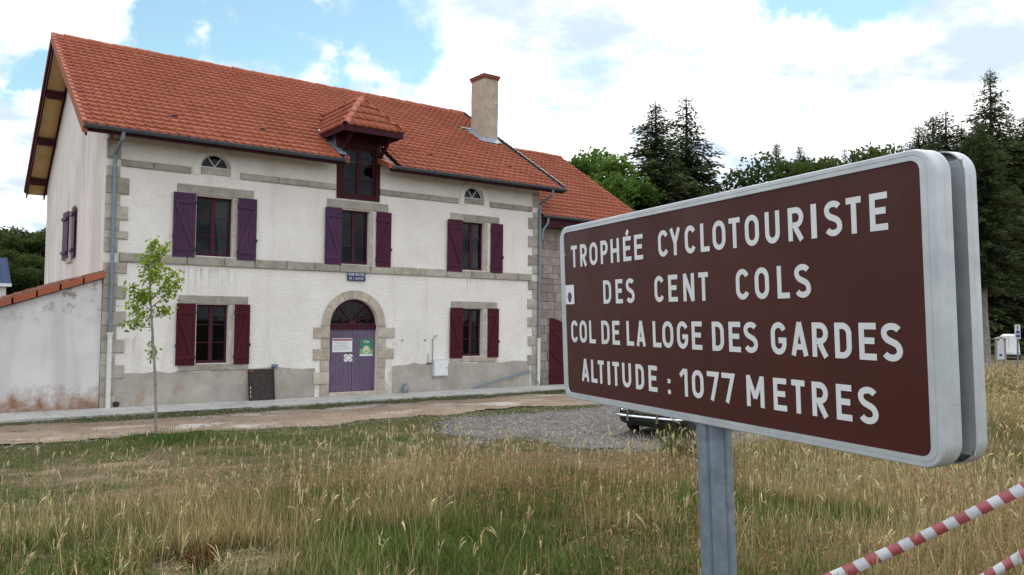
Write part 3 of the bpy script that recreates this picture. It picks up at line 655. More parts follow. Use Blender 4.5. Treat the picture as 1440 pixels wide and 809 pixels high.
# lintels, jambs, sills
def lintel(x0, x1, z0, z1): 
    if random.random() < .5: stone_part('lintel', x0, x1, z0, z1, yf=-.03)
    else:
        c_ = x0+(x1-x0)*.28; stone_part('lintel', x0, c_, z0, z1, yf=-.03); stone_part('lintel', c_, x1, z0, z1, yf=-.03)
lintel(1.37*K, 3.05*K, 4.60*K, 4.82*K); lintel(4.82*K, 6.48*K, 4.61*K, 4.83*K); lintel(8.33*K, 9.95*K, 4.60*K, 4.79*K); lintel(1.46*K, 2.97*K, 2.205*K, 2.40*K); lintel(8.39*K, 9.91*K, 2.225*K, 2.42*K)
for a, b, c, d in ((1.49, 3.0, .745, .90), (8.39, 9.91, .78, .93)): stone_part('sill', a*K, b*K, c*K, d*K, 'warmstone' if a > 5 else 'granite', yf=-.045)
for n_, (a, b, c, d) in WIN.items():
    for (j0, j1) in ((a-.125, a), (b, b+.125)):
        z = c
        while z < d-.02:
            e = min(z+random.uniform(.4, .62), d); 
            if d-e < .2: e = d
            stone_part('jamb_stone', j0, j1, z, e, 'warmstone', yf=-.012, yb=.02, c=.01); z = e
# windows
def window(a, b, c, d, y, rows=3, parent=house, curtain=None, frame='frame', fw_=.06):
    mb = MB(); m = (a+b)/2; t = .055
    mb.box(a, a+fw_, y, y+t, c, d); mb.box(b-fw_, b, y, y+t, c, d); mb.box(a+fw_, b-fw_, y+.001, y+t-.001, c, c+.08); mb.box(a+fw_, b-fw_, y+.001, y+t-.001, d-fw_, d); mb.box(m-.055, m+.055, y-.008, y+t-.004, c+.08, d-fw_); mb.box(a-.0, b+.0, y-.04, y-.002, c-.002, c+.035)
    o = mb.build('window', frame, parent)
    gz_ = np.linspace(c+.08, d-fw_, rows+1)
    for (p, q) in ((a+fw_, m-.055), (m+.055, b-fw_)):
        for i in range(rows):
            MB().box(p+.002, q-.002, y+.022, y+.027, gz_[i]+.002, gz_[i+1]-.002).build('pane', 'glass', o)
            if i: MB().box(p, q, y+.006, y+.042, gz_[i]-.013, gz_[i]+.013).build('glazing_bar', frame, o)
    if curtain:
        p, q, h0, h1, lean = curtain; cm = MB(); n = 18; yy = y+.16
        for i in range(n):
            for_ = []
            t0, t1 = i/n, (i+1)/n
            f0, f1 = yy+.02*math.sin(t0*34), yy+.02*math.sin(t1*34)
            bx = lambda t_, s_: p+(q-p)*(t_*(1-s_*lean)+s_*lean)
            Z = np.linspace(h1, h0, 7)
            for j in range(6):
                s0, s1 = j/6, (j+1)/6
                cm.poly([(bx(t0, s0), f0, Z[j]), (bx(t1, s0), f1, Z[j]), (bx(t1, s1), f1, Z[j+1]), (bx(t0, s1), f0, Z[j+1])])
        cm.build('curtain', 'curtain', o)
    return o
for n_, (a, b, c, d) in WIN.items():
    m_ = (a+b)/2
    cu = {'UL': (m_+.06, b-.06, c+.08, d-.08, .45), 'UR': (m_+.16, b-.05, c+.1, d-.08, .1), 'LL': None, 'UM': None, 'LR': (m_+.2, b-.06, c+.1, d-.1, .05)}[n_]
    window(a, b, c, d, .19, curtain=cu)
# shutters
def shutter(a, b, c, d, m, diag, hinge_side):
    mb = MB(); n = 7; wd = (b-a)/n; y0, y1 = -.075, -.045
    for i in range(n): mb.box(a+i*wd+.004, a+(i+1)*wd-.004, y0+random.uniform(-.0015, .0015), y1, c+random.uniform(0, .006), d)
    mb.box(a+.01, b-.01, y1-.012, y1-.002, c+.02, d-.02)
    o = mb.build('shutter', m, house)
    h = d-c
    for z in (c+.13*h, c+.86*h):
        MB().box(a+.02, b-.02, y0-.026, y0-.003, z-.05, z+.05).build('batten', m, o)
        hx = b if hinge_side > 0 else a
        MB().box(hx-.09*(hinge_side > 0)-.0, hx+.09*(hinge_side < 0)+.0, y0-.034, y0-.027, z-.016, z+.016).tube([(hx, -.06, z-.05), (hx, -.06, z+.05)], .016, 8).build('hinge', 'ironwork', o)
    za, zb = c+.13*h+.06, c+.86*h-.06
    xa, xb = (a+.07, b-.07) if diag > 0 else (b-.07, a+.07)
    MB().beam((xa, y0-.0135, za), (xb, y0-.0135, zb), .021, .085, (0, -1, 0)).f if False else None
    br = MB(); d_ = Vector((xb-xa, 0, zb-za)).normalized(); nn = Vector((-d_.z, 0, d_.x))*.045
    A, B = Vector((xa, y0-.004, za)), Vector((xb, y0-.004, zb)); off = Vector((0, -.02, 0))
    br.hexa([A-nn, B-nn, B-nn+off, A-nn+off, A+nn, B+nn, B+nn+off, A+nn+off]); br.build('brace', m, o)
    cz = c+.3*h; cx = a if hinge_side > 0 else b
    MB().box(cx-.02, cx+.02, y0-.03, y0-.003, cz, cz+.09).build('shutter_stop', 'ironwork', o)
    return o
SH = [(1.30, 1.77, 3.21, 4.62, 'violet', -1, 1), (2.68, 3.11, 3.21, 4.62, 'violet', 1, -1), (4.77, 5.20, 3.22, 4.61, 'violet', -1, 1), (6.13, 6.55, 3.22, 4.61, 'plum', 1, -1), (8.23, 8.71, 3.20, 4.60, 'plum', -1, 1), (9.64, 10.05, 3.22, 4.60, 'plum', 1, -1),
      (1.42, 1.82, .87, 2.215, 'wine', -1, 1), (2.66, 3.01, .87, 2.215, 'wine', 1, -1), (8.35, 8.755, .89, 2.24, 'wine', -1, 1), (9.57, 9.94, .89, 2.24, 'wine', 1, -1)]
for a, b, c, d, m, g, hs in SH: shutter(a*K, b*K, c*K, d*K, m, g, hs)
# half-round attic windows
for cx, zb, zsp, r in HR:
    A0, A1 = arch_pts(cx, zsp, r+.005, 20), arch_pts(cx, zsp, r+.185, 20); mb = MB()
    for i in range(20):
        p, q, s_, u_ = A0[i], A0[i+1], A1[i+1], A1[i]; yf = -.03
        mb.poly([(p[0], yf, p[1]), (q[0], yf, q[1]), (s_[0], yf, s_[1]), (u_[0], yf, u_[1])]); mb.poly([(u_[0], yf, u_[1]), (s_[0], yf, s_[1]), (s_[0], .002, s_[1]), (u_[0], .002, u_[1])]); mb.poly([(p[0], yf, p[1]), (q[0], yf, q[1]), (q[0], .02, q[1]), (p[0], .02, p[1])])
    for sx in (-1, 1):
        x0_, x1_ = sorted((cx+sx*(r+.005), cx+sx*(r+.185))); mb.box(x0_, x1_, -.03, .002, 5.045*K, zsp)
    mb.build('arch_surround', 'stucco', house)
    stone_part('sill', cx-r, cx+r, 5.07*K, zb, yf=-.02, yb=.1)
    fr = MB(); B0, B1 = arch_pts(cx, zsp+.0, r-.002, 20), arch_pts(cx, zsp+.0, r-.05, 20)
    for i in range(20): fr.hexa([(B1[i][0], .12, B1[i][1]), (B1[i+1][0], .12, B1[i+1][1]), (B1[i+1][0], .16, B1[i+1][1]), (B1[i][0], .16, B1[i][1]), (B0[i][0], .12, B0[i][1]), (B0[i+1][0], .12, B0[i+1][1]), (B0[i+1][0], .16, B0[i+1][1]), (B0[i][0], .16, B0[i][1])])
    fr.box(cx-r+.05, cx+r-.05, .121, .159, zb, zb+.05)
    wo = fr.build('half_round_window', 'whitegrey', house)
    for an in (60, 120): MB().beam((cx, .14, zb+.05), (cx+(r-.05)*math.cos(R(an)), .14, zb+(r-.05)*math.sin(R(an))), .03, .03).build('glazing_bar', 'whitegrey', wo)
    gp = MB(); gp.prism([(cx-r+.02, zb+.02)]+[(x_, z_) for x_, z_ in B1[1:-1]]+[(cx+r-.02, zb+.02)], .135, .139); gp.build('pane', 'glass', wo)
# door surround
for sx in (-1, 1):
    e = DC+sx*DR
    zz_ = [(-.02, .34, .235, 0), (.34, .64, .41, 1), (.64, .92, .24, 0), (.92, 1.19, .42, 1), (1.19, 1.44, .22, 0), (1.44, 1.71, .42, 1), (1.71, 1.77, .235, 0)] if sx < 0 else [(-.02, .15, .30, 0), (.15, .45, .24, 0), (.45, .68, .235, 0), (.68, .92, .24, 0), (.92, 1.19, .47, 1), (1.19, 1.44, .25, 0), (1.44, 1.71, .48, 1), (1.71, 1.77, .235, 0)]
    for a, b, wd, big in zz_:
        x0_, x1_ = sorted((e, e+sx*wd*K)); stone_part('jamb_stone', x0_, x1_, a*K, b*K, 'warmstone', yf=-.05 if big else -.035, yb=.25)
vs_ = [0, 33, 66, 96, 122, 150, 180]
for a, b in zip(vs_[:-1], vs_[1:]):
    mb = MB(); n = 6; ro, ri, yf, yb = .845*K, .636*K, -.04, .25
    aa = [a+.4+(b-a-.8)*i/n for i in range(n+1)]
    P = lambda rr, an, y: (DC-rr*math.cos(R(an)), y, DSP+rr*math.sin(R(an)))
    for i in range(n):
        u_, v_ = aa[i], aa[i+1]; mb.hexa([P(ri, u_, yf), P(ri, v_, yf), P(ri, v_, yb), P(ri, u_, yb), P(ro, u_, yf), P(ro, v_, yf), P(ro, v_, yb), P(ro, u_, yb)])
    import bmesh as _bm
    me = mb.mesh('voussoir', 'warmstone'); bm = _bm.new(); bm.from_mesh(me); _bm.ops.remove_doubles(bm, verts=bm.verts, dist=1e-5)
    dup = {}
    for f in bm.faces: dup.setdefault(tuple(sorted(v.index for v in f.verts)), []).append(f)
    _bm.ops.delete(bm, geom=[f for g in dup.values() if len(g) > 1 for f in g], context='FACES_ONLY'); _bm.ops.recalc_face_normals(bm, faces=bm.faces); bm.to_mesh(me); bm.free()
    link('voussoir', me, house)
stone_part('threshold', DC-DR, DC+DR, -.02, .135*K, 'warmstone', yf=-.02, yb=.3)
# double door, transom, fanlight
def door():
    z0, z1, y = .14*K, 1.655*K, .13
    for sx in (-1, 1):
        a, b = (DC-DR+.012, DC-.006) if sx < 0 else (DC+.006, DC+DR-.012); n = 9; mb = MB(); wd = (b-a)/n
        for i in range(n): mb.box(a+i*wd+.004, a+(i+1)*wd-.004, y+random.uniform(-.002, .002), y+.04, z0, z1)
        mb.box(a, b, y+.012, y+.036, z0+.001, z1-.001); lf = mb.build('door_leaf', 'doorviolet', house)
        if sx < 0:
            pass
        else:
            MB().box(a+.03, a+.065, y-.012, y-.004, .82*K, 1.0*K).build('lock_plate', 'pewter', lf)
            MB().tube([(a+.047, y-.01, .93*K), (a+.047, y-.06, .93*K), (a+.19, y-.06, .935*K)], .011, 8).build('door_handle', 'pewter', lf)
    MB().box(DC-DR+.002, DC+DR-.002, y-.05, y+.05, 1.657*K, 1.765*K).build('transom_bar', 'maroon', house)
    r = DR-.004; A = arch_pts(DC, DSP, r, 24); B = arch_pts(DC, DSP, r-.05, 24); fr = MB(); z = 0
    for i in range(24): fr.hexa([(B[i][0], y, B[i][1]), (B[i+1][0], y, B[i+1][1]), (B[i+1][0], y+.05, B[i+1][1]), (B[i][0], y+.05, B[i][1]), (A[i][0], y, A[i][1]), (A[i+1][0], y, A[i+1][1]), (A[i+1][0], y+.05, A[i+1][1]), (A[i][0], y+.05, A[i][1])])
    fr.box(DC-r+.05, DC+r-.05, y+.001, y+.049, DSP, DSP+.05); fo = fr.build('fanlight', 'frame', house)
    for an in (28, 52, 90, 128, 152): MB().beam((DC, y+.02, DSP+.05), (DC+(r-.05)*math.cos(R(an)), y+.02, DSP+(r-.05)*math.sin(R(an))), .02, .024).build('glazing_bar', 'frame', fo)
    for dx in (-.52, -.26, .26, .52): MB().box(DC+dx-.011, DC+dx+.011, y+.032, y+.046, DSP+.05, DSP+math.sqrt((r-.03)**2-dx*dx)).build('glazing_bar', 'frame', fo)
    MB().lathe([(.11, 0), (.11, .015)], (0, 0, 0), 16).f if False else None
    MB().prism([(DC+.12*math.cos(R(q)), DSP+.045+.12*math.sin(R(q))) for q in range(0, 181, 15)], y-.004, y+.012).build('rosette', 'frame', fo)
    MB().prism([(DC-r+.03, DSP+.02)]+B[1:-1]+[(DC+r-.03, DSP+.02)], y+.05, y+.054).build('pane', 'glass', fo)
door()
# ------------------------------------------------------------------ roofs
TW, TL_ = .25, .352
def tile_geo(w_=TW, l_=TL_):
    """one interlocking tile in local coords: x across, y up the slope, z out; 10 profile points, thickness at the lower edge"""
    prof = [(0, .012), (.05, .034), (.12, .040), (.20, .030), (.27, .010), (.42, .006), (.60, .016), (.78, .006), (.90, .010), (1.0, .012)]
    lo = [(p*w_*1.0, -.045, z*.95+.048) for p, z in prof]; hi = [(p*w_*1.0, l_, z+.0) for p, z in prof]; fr = [(p*w_, -.032, z-.006) for p, z in prof]
    v = np.array(lo+hi+fr); n = len(prof); f = []
    for i in range(n-1): f.append((i, i+1, n+i+1, n+i)); f.append((2*n+i, 2*n+i+1, i+1, i))
    return v, np.array(f)
TV, TF = tile_geo()
def tile_field(roof, origin, ux, uy, un, width, length, inside, parts_budget, near=True):
    """lay tiles on a roof plane; the nearest ones become parts, the rest one stuff part"""
    ux, uy, un, origin = map(np.asarray, (ux, uy, un, origin)); nr = int(math.ceil(length/TL_)); nc = int(math.ceil(width/TW)); items = []
    for r_ in range(nr):
        for c_ in range(nc):
            x = c_*TW; y = r_*TL_
            if not inside(x+TW/2, y+TL_*.3): continue
            p = origin+ux*x+uy*y; p = p+un*(.016*float(fbm(p[0]*1.0, p[1]+p[2], .45)))+uy*(.014*(float(vnoise(p[0], r_*3.7, .6))-.5)); items.append((np.linalg.norm(p-CAM), p, r_, c_))
    items.sort(key=lambda q: q[0]); one = None; base = np.stack([ux, uy, un], 1)
    for dd, p, r_, c_ in items[:parts_budget]:
        if one is None: one = npmesh('tile', TV, TF, 'tile', np.zeros(len(TV)), smooth=False)
        o = link('tile', one, roof); jz = random.uniform(-.004, .004); rot = Matrix(base.tolist()).to_4x4(); o.matrix_local = Matrix.Translation(tuple(p+un*jz+uy*random.uniform(-.006, .006))) @ rot @ Matrix.Rotation(random.uniform(-.012, .012), 4, 'Z')
    rest = items[parts_budget:]
    if rest:
        V = []; F = []; T = []
        for i, (dd, p, r_, c_) in enumerate(rest):
            jit = un*random.uniform(-.004, .004)+uy*random.uniform(-.006, .006); tilt = random.uniform(-.012, .012)
            X = TV.copy(); X[:, 1] += X[:, 0]*tilt
            V.append(X @ base.T+p+jit); F.append(TF+i*len(TV)); T.append(np.full(len(TV), random.random()))
        o = link('tile_courses', npmesh('tile_courses', np.vstack(V), np.vstack(F), 'tile', np.concatenate(T)), roof); tag(o, kind='stuff')
def ridge_caps(parent, a, b, name='ridge_tile', step=.36, r=.105):
    a, b = Vector(a), Vector(b); n = max(1, int((b-a).length/step)); d = (b-a)/n; me = None
    for i in range(n):
        p, q = a+d*i, a+d*(i+1.12); mb = MB(); dd = (q-p).normalized(); sd_ = dd.cross(Vector((0, 0, 1))).normalized(); uu = sd_.cross(dd)
        ring = [(math.cos(R(t)), math.sin(R(t))) for t in range(-10, 191, 25)]; i0 = 0; m_ = len(ring)
        for (c_, rr) in ((Vector((0, 0, 0)), r*1.12), (q-p, r*.95), (q-p, r*.8), (Vector((0, 0, 0)), r*.97)):
            mb.v += [tuple(c_+(sd_*x+uu*(z-.45))*rr) for x, z in ring]
        for s_ in range(4):
            s2 = (s_+1) % 4
            for t in range(m_-1): mb.f.append((s_*m_+t, s_*m_+t+1, s2*m_+t+1, s2*m_+t))
        if me is None: me = mb.mesh(name, 'tile', True)
        o = link(name, me, parent); o.location = p+Vector((0, 0, random.uniform(-.010, .012)))
def roof_main():
    deck = MB(); t = .10; XL, XR = -OL, L+OR; e = OE
    def Z(y): return EH+(min(y, D-y)+e)*PIT
    # deck slabs, front one cut out at the dormer
    def slab(x0, x1, ya, yb): deck.hexa([(x0, ya, Z(ya)-t), (x1, ya, Z(ya)-t), (x1, yb, Z(yb)-t), (x0, yb, Z(yb)-t), (x0, ya, Z(ya)), (x1, ya, Z(ya)), (x1, yb, Z(yb)), (x0, yb, Z(yb))])
    slab(XL, 6.42, -e, D/2); slab(8.04, XR, -e, D/2); slab(6.42, 8.04, 1.3, D/2); slab(XL, XR, D/2+.001, D+e)
    ro = deck.build('roof', 'maroon', house)
    sl_ = math.hypot(1, PIT); uy = np.array([0, 1, PIT])/sl_; un = np.array([0, -PIT, 1])/sl_; Ls = (D/2+e)*sl_
    def ins(x, y):
        X = XL+x; Y = -e+y/sl_
        if X > XR-.02: return False
        zc = Z(Y)
        # dormer: no tiles under its cheeks and roof
        if 6.40 < X < 8.06 and Y < 1.15: return False
        if abs(X-7.27) < .97 and Y < 3.0 and (9.50-(abs(X-7.27))/.97*1.15) > zc: return False
        if 14.05 < X < 14.90 and 3.0 < Y < 4.2: return False
        return True
    tile_field(ro, (XL, -e-.03, EH+.012), (1, 0, 0), uy, un, XR-XL, Ls-.05, ins, 300)
    ridge_caps(ro, (XL-.03, D/2, RH+.06), (XR+.02, D/2, RH+.06), r=.13)
    # verge tiles along both front rakes
    for X, s_ in ((XL, -1), (XR, 1)):
        nr = int(Ls/TL_); 
        for i in range(nr+1):
            y0 = -e+i*TL_/sl_-.03; z0 = EH+(y0+e)*PIT; y1 = y0+TL_*1.1/sl_; z1 = z0+TL_*1.1*PIT/sl_
            if y1 > D/2+.1: break
            lo = .095 if s_ < 0 else .03; vb = MB(); xa, xb = sorted((X-s_*.07, X+s_*.035))
            vb.hexa([(xa, y0, z0-.20), (xb, y0, z0-.20), (xb, y1, z1-.20), (xa, y1, z1-.20), (xa, y0, z0+.03+lo), (xb, y0, z0+.03+lo), (xb, y1, z1+.03+lo-.03), (xa, y1, z1+.03+lo-.03)])
            if s_ < 0: vb.build('verge_tile', 'tile', ro)
            else:
                vb = MB(); vb.hexa([(xa+.06, y0, z0-.12), (xb, y0, z0-.12), (xb, y1, z1-.12), (xa+.06, y1, z1-.12), (xa+.06, y0, z0+.165), (xb, y0, z0+.165), (xb, y1, z1+.145), (xa+.06, y1, z1+.145)]); vb.build('verge_tile', 'gutter', ro)
        for i in range(nr+1):      # back slope, left end only seen
            if s_ > 0: break
            y0 = D+e-i*TL_/sl_+.03; z0 = EH+(D+e-y0)*PIT; y1 = y0-TL_*1.1/sl_; z1 = EH+(D+e-y1)*PIT
            if y1 < D/2-.1: break
            vb = MB(); vb.hexa([(X-.035, y1, z1-.05), (X+.07, y1, z1-.05), (X+.07, y0, z0-.05), (X-.035, y0, z0-.05), (X-.035, y1, z1+.06), (X+.07, y1, z1+.06), (X+.07, y0, z0+.085), (X-.035, y0, z0+.085)]); vb.build('verge_tile', 'tile', ro)
    # tan soffit under the left gable overhang, barge boards, purlin ends
    for ya, yb in ((-e, D/2), (D/2, D+e)):
        n = 14; 
        sb = MB()
        for i in range(n):
            p, q = ya+(yb-ya)*i/n, ya+(yb-ya)*(i+1)/n; sb.hexa([(XL+.09, p+.004, Z(p)-t-.03), (-.005, p+.004, Z(p)-t-.03), (-.005, q-.004, Z(q)-t-.03), (XL+.09, q-.004, Z(q)-t-.03), (XL+.09, p+.004, Z(p)-t-.004), (-.005, p+.004, Z(p)-t-.004), (-.005, q-.004, Z(q)-t-.004), (XL+.09, q-.004, Z(q)-t-.004)])
        sb.build('soffit', 'tan', house)
        bb = MB(); bb.hexa([(XL+.035, ya, Z(ya)-.28), (XL+.085, ya, Z(ya)-.28), (XL+.085, yb, Z(yb)-.28), (XL+.035, yb, Z(yb)-.28), (XL+.035, ya, Z(ya)-.02), (XL+.085, ya, Z(ya)-.02), (XL+.085, yb, Z(yb)-.02), (XL+.035, yb, Z(yb)-.02)]); bb.build('barge_board', 'maroon', house)
        rf = MB(); rf.hexa([(-.06, ya, Z(ya)-.30), (-.006, ya, Z(ya)-.30), (-.006, yb, Z(yb)-.30), (-.06, yb, Z(yb)-.30), (-.06, ya, Z(ya)-t-.032), (-.006, ya, Z(ya)-t-.032), (-.006, yb, Z(yb)-t-.032), (-.06, yb, Z(yb)-t-.032)]); rf.build('rafter', 'maroon', house)
    for y_ in (.05, 2.2, 4.3, 6.25, 8.2, 10.3, 12.3): MB().box(XL+.086, -.062, y_-.085, y_+.085, Z(y_)-.40, Z(y_)-t-.05).build('purlin_end', 'maroon', house)
    # eaves: soffit board and fascia, then gutters (left and right of the dormer)
    for a, b in ((XL+.09, 6.47), (7.99, XR-.05)):
        MB().hexa([(a, -e+.02, EH-t-.02), (b, -e+.02, EH-t-.02), (b, .0, EH+e*PIT-t-.02), (a, .0, EH+e*PIT-t-.02), (a, -e+.02, EH-t-.003), (b, -e+.02, EH-t-.003), (b, .0, EH+e*PIT-t-.003), (a, .0, EH+e*PIT-t-.003)]).build('eaves_soffit', 'maroon', house)
        MB().box(a, b, -e-.012, -e+.018, EH-.17, EH-.0).build('fascia', 'maroon', house)
    def gutter(a, b, y, z, parent, r=.075):
        mb = MB(); n = 8; prof = [(y-r*math.cos(R(180*q/n)) , z-r*math.sin(R(180*q/n))) for q in range(n+1)]; pin = [(y-(r-.008)*math.cos(R(180*q/n)), z-(r-.008)*math.sin(R(180*q/n))) for q in range(n+1)]
        for P_ in (prof, pin):
            for q in range(n): mb.poly([(a, *P_[q]), (b, *P_[q]), (b, *P_[q+1]), (a, *P_[q+1])])
        for x_ in (a, b): mb.poly([(x_, *p) for p in prof])
        mb.tube([(a, y-r, z+.004), (b, y-r, z+.004)], .013, 8)
        o = mb.build('gutter', 'gutter', parent)
        x_ = a+.4
        while x_ < b-.2: 
            MB().tube([(x_, y-(r+.005)*math.cos(R(180*q/n)), z-(r+.005)*math.sin(R(180*q/n))) if True else None for q in range(n+1)], .009, 5).build('gutter_bracket', 'gutter', o); x_ += .85
        return o
    gutter(XL-.02, 6.47, -e-.10, EH-.02, house); gutter(7.99, XR+.03, -e-.10, EH-.02, house)
    MB().box(6.40, 6.52, -e-.16, -e+.02, EH-.10, EH+.10).build('verge_end_tile', 'brick', ro)
    rb = MB(); rb.hexa([(7.86, -e-.14, EH-.10), (8.06, -e-.14, EH-.10), (8.06, .12, EH+.22), (7.86, .12, EH+.22), (7.86, -e-.14, EH+.06), (8.06, -e-.14, EH+.06), (8.06, .12, EH+.40), (7.86, .12, EH+.40)]); rb.build('verge_end_tile', 'tile', ro)
    for i in range(4):
        ya_, yb_ = .10+.34*i, .10+.34*(i+1)+.03; MB().hexa([(7.96, ya_, Z(ya_)-.10), (8.12, ya_, Z(ya_)-.10), (8.12, yb_, Z(yb_)-.10), (7.96, yb_, Z(yb_)-.10), (7.96, ya_, Z(ya_)+.10), (8.12, ya_, Z(ya_)+.10), (8.12, yb_, Z(yb_)+.08), (7.96, yb_, Z(yb_)+.08)]).build('verge_end_tile', 'tile', ro)
    # ventilation tiles
    for X in (1.77, 4.29, 10.15, 13.55):
        y_ = .56; z_ = Z(y_); o = MB(); o.tube([(X-.10, y_-.02, z_+.075), (X+.10, y_-.02, z_+.075)], .06, 8); o.build('vent_tile', 'tile', ro)
        MB().box(X-.08, X+.08, y_-.095, y_-.075, z_+.03, z_+.105).build('vent_mouth', 'dark', ro)
    return ro, gutter, Z
ROOF, gutter_fn, RZ = roof_main()
# ------------------------------------------------------------------ dormer
def dormer():
    cx, hw, ye, ze, ya, za = 7.27, .97, -1.0, 8.34, 0.0, 9.48
    dm = MB(); yb = 1.25
    # structure: soffit ring + deck faces of the hipped roof
    E0, E1 = (cx-hw, ye, ze), (cx+hw, ye, ze); B0, B1 = (cx-hw, yb, ze), (cx+hw, yb, ze); AP = (cx, ya, za); AB = (cx, 3.05, za)
    dm.poly([E0, E1, AP]); dm.poly([E0, AP, AB, B0]); dm.poly([E1, B1, AB, AP]); dm.poly([(p[0], p[1], p[2]-.02) for p in (E0, B0, B1, E1)])
    o = dm.build('dormer', 'maroon', house)
    def face(orig, ux, uy, wd, ln, tri):
        ux, uy = np.array(ux, float), np.array(uy, float); ux /= np.linalg.norm(ux); uy /= np.linalg.norm(uy); un = np.cross(ux, uy)
        tile_field(o, np.array(orig)+un*.01, ux, uy, un, wd, ln, tri, 60)
    sf = math.hypot(1.0, za-ze)
    face(E0, (1, 0, 0), (0, 1, za-ze), 2*hw, sf, lambda x, y: x > y/sf*hw-.05 and x < 2*hw-y/sf*hw+.05 and y < sf*.93)
    ssd = math.hypot(hw, za-ze); LB = 4.1
    rv = lambda Y, x_: True
    def side_in(sgn):
        def f(x, y):
            Y = (ye+x) if sgn > 0 else (ye+LB-x); zc = ze+y/ssd*(za-ze)
            return Y > ye+(y/ssd)*1.0-.05 and y < ssd*.95 and zc > RZ(Y)-.02
        return f
    face((cx+hw, ye, ze), (0, 1, 0), (-hw, 0, za-ze), LB, ssd, side_in(1))
    face((cx-hw, ye+LB, ze), (0, -1, 0), (hw, 0, za-ze), LB, ssd, side_in(-1))
    ridge_caps(o, (cx-hw, ye, ze+.05), (cx, ya, za+.06), 'hip_tile'); ridge_caps(o, (cx+hw, ye, ze+.05), (cx, ya, za+.06), 'hip_tile', r=.05); ridge_caps(o, (cx, ya-.05, za+.06), (cx, 3.0, za+.06))
    # fascia
    MB().box(cx-hw-.02, cx+hw+.02, ye-.035, ye+.01, ze-.19, ze+.005).build('fascia', 'maroon', o)
    for s_ in (-1, 1): MB().box(*sorted((cx+s_*hw, cx+s_*(hw+.035))), ye+.011, 1.12, ze-.17, ze+.003).build('fascia', 'maroon', o)
    # cheeks, front frame, window
    for s_ in (-1, 1):
        X = cx+s_*.74; ck = MB(); x0_, x1_ = sorted((X, X-s_*.06))
        ck.prism([(.02, RZ(0)-.35), (1.2, ze-.30), (1.2, ze-.02), (.02, ze-.02)], x0_, x1_, 'x'); ck.build('cheek', 'flash', o)
        fl = MB()
        if s_ < 0: fl.hexa([(x0_-.03-.13*(s_ < 0), -.42, RZ(-.42)+.055), (x1_+.03+.13*(s_ > 0), -.42, RZ(-.42)+.055), (x1_+.03+.13*(s_ > 0), 1.3, RZ(1.3)+.065), (x0_-.03-.13*(s_ < 0), 1.3, RZ(1.3)+.065), (x0_-.03-.13*(s_ < 0), -.42, RZ(-.42)+.085), (x1_+.03+.13*(s_ > 0), -.42, RZ(-.42)+.085), (x1_+.03+.13*(s_ > 0), 1.3, RZ(1.3)+.095), (x0_-.03-.13*(s_ < 0), 1.3, RZ(1.3)+.095)]); fl.build('flashing', 'flash', o) if s_ < 0 else None
        vf = MB(); vf.beam((cx+s_*(hw+.02), 1.02, ze-.0), (cx+s_*.45, 2.1, 8.94), .26, .02, (0, -.5, 1)); vf.build('valley_flashing', 'flash', o)
    post = MB(); a, b, c = DM[0], DM[1], DM[2]
    for x0_, x1_ in ((a+.002, a+.15), (b-.15, b-.002)): post.box(x0_, x1_, -.05, .12, c+.002, ze-.03)
    post.box(a+.15, b-.15, -.045, .115, c+.003, c+.10); post.box(a+.15, b-.15, -.03, .115, ze-.45, ze-.03)
    fo = post.build('dormer_frame', 'maroon', o)
    window(a+.15, b-.15, c+.10, ze-.45, .02, 3, o, None, 'maroon', .09)
    for s_ in (-1, 1):
        X = cx+s_*.66; MB().beam((X, -.05, 7.62), (X, -.78, 8.17), .09, .09).build('bracket', 'maroon', o)
        MB().box(X-.05, X+.05, -.93, -.06, 8.15, 8.30).build('bracket_beam', 'maroon', o)
dormer()
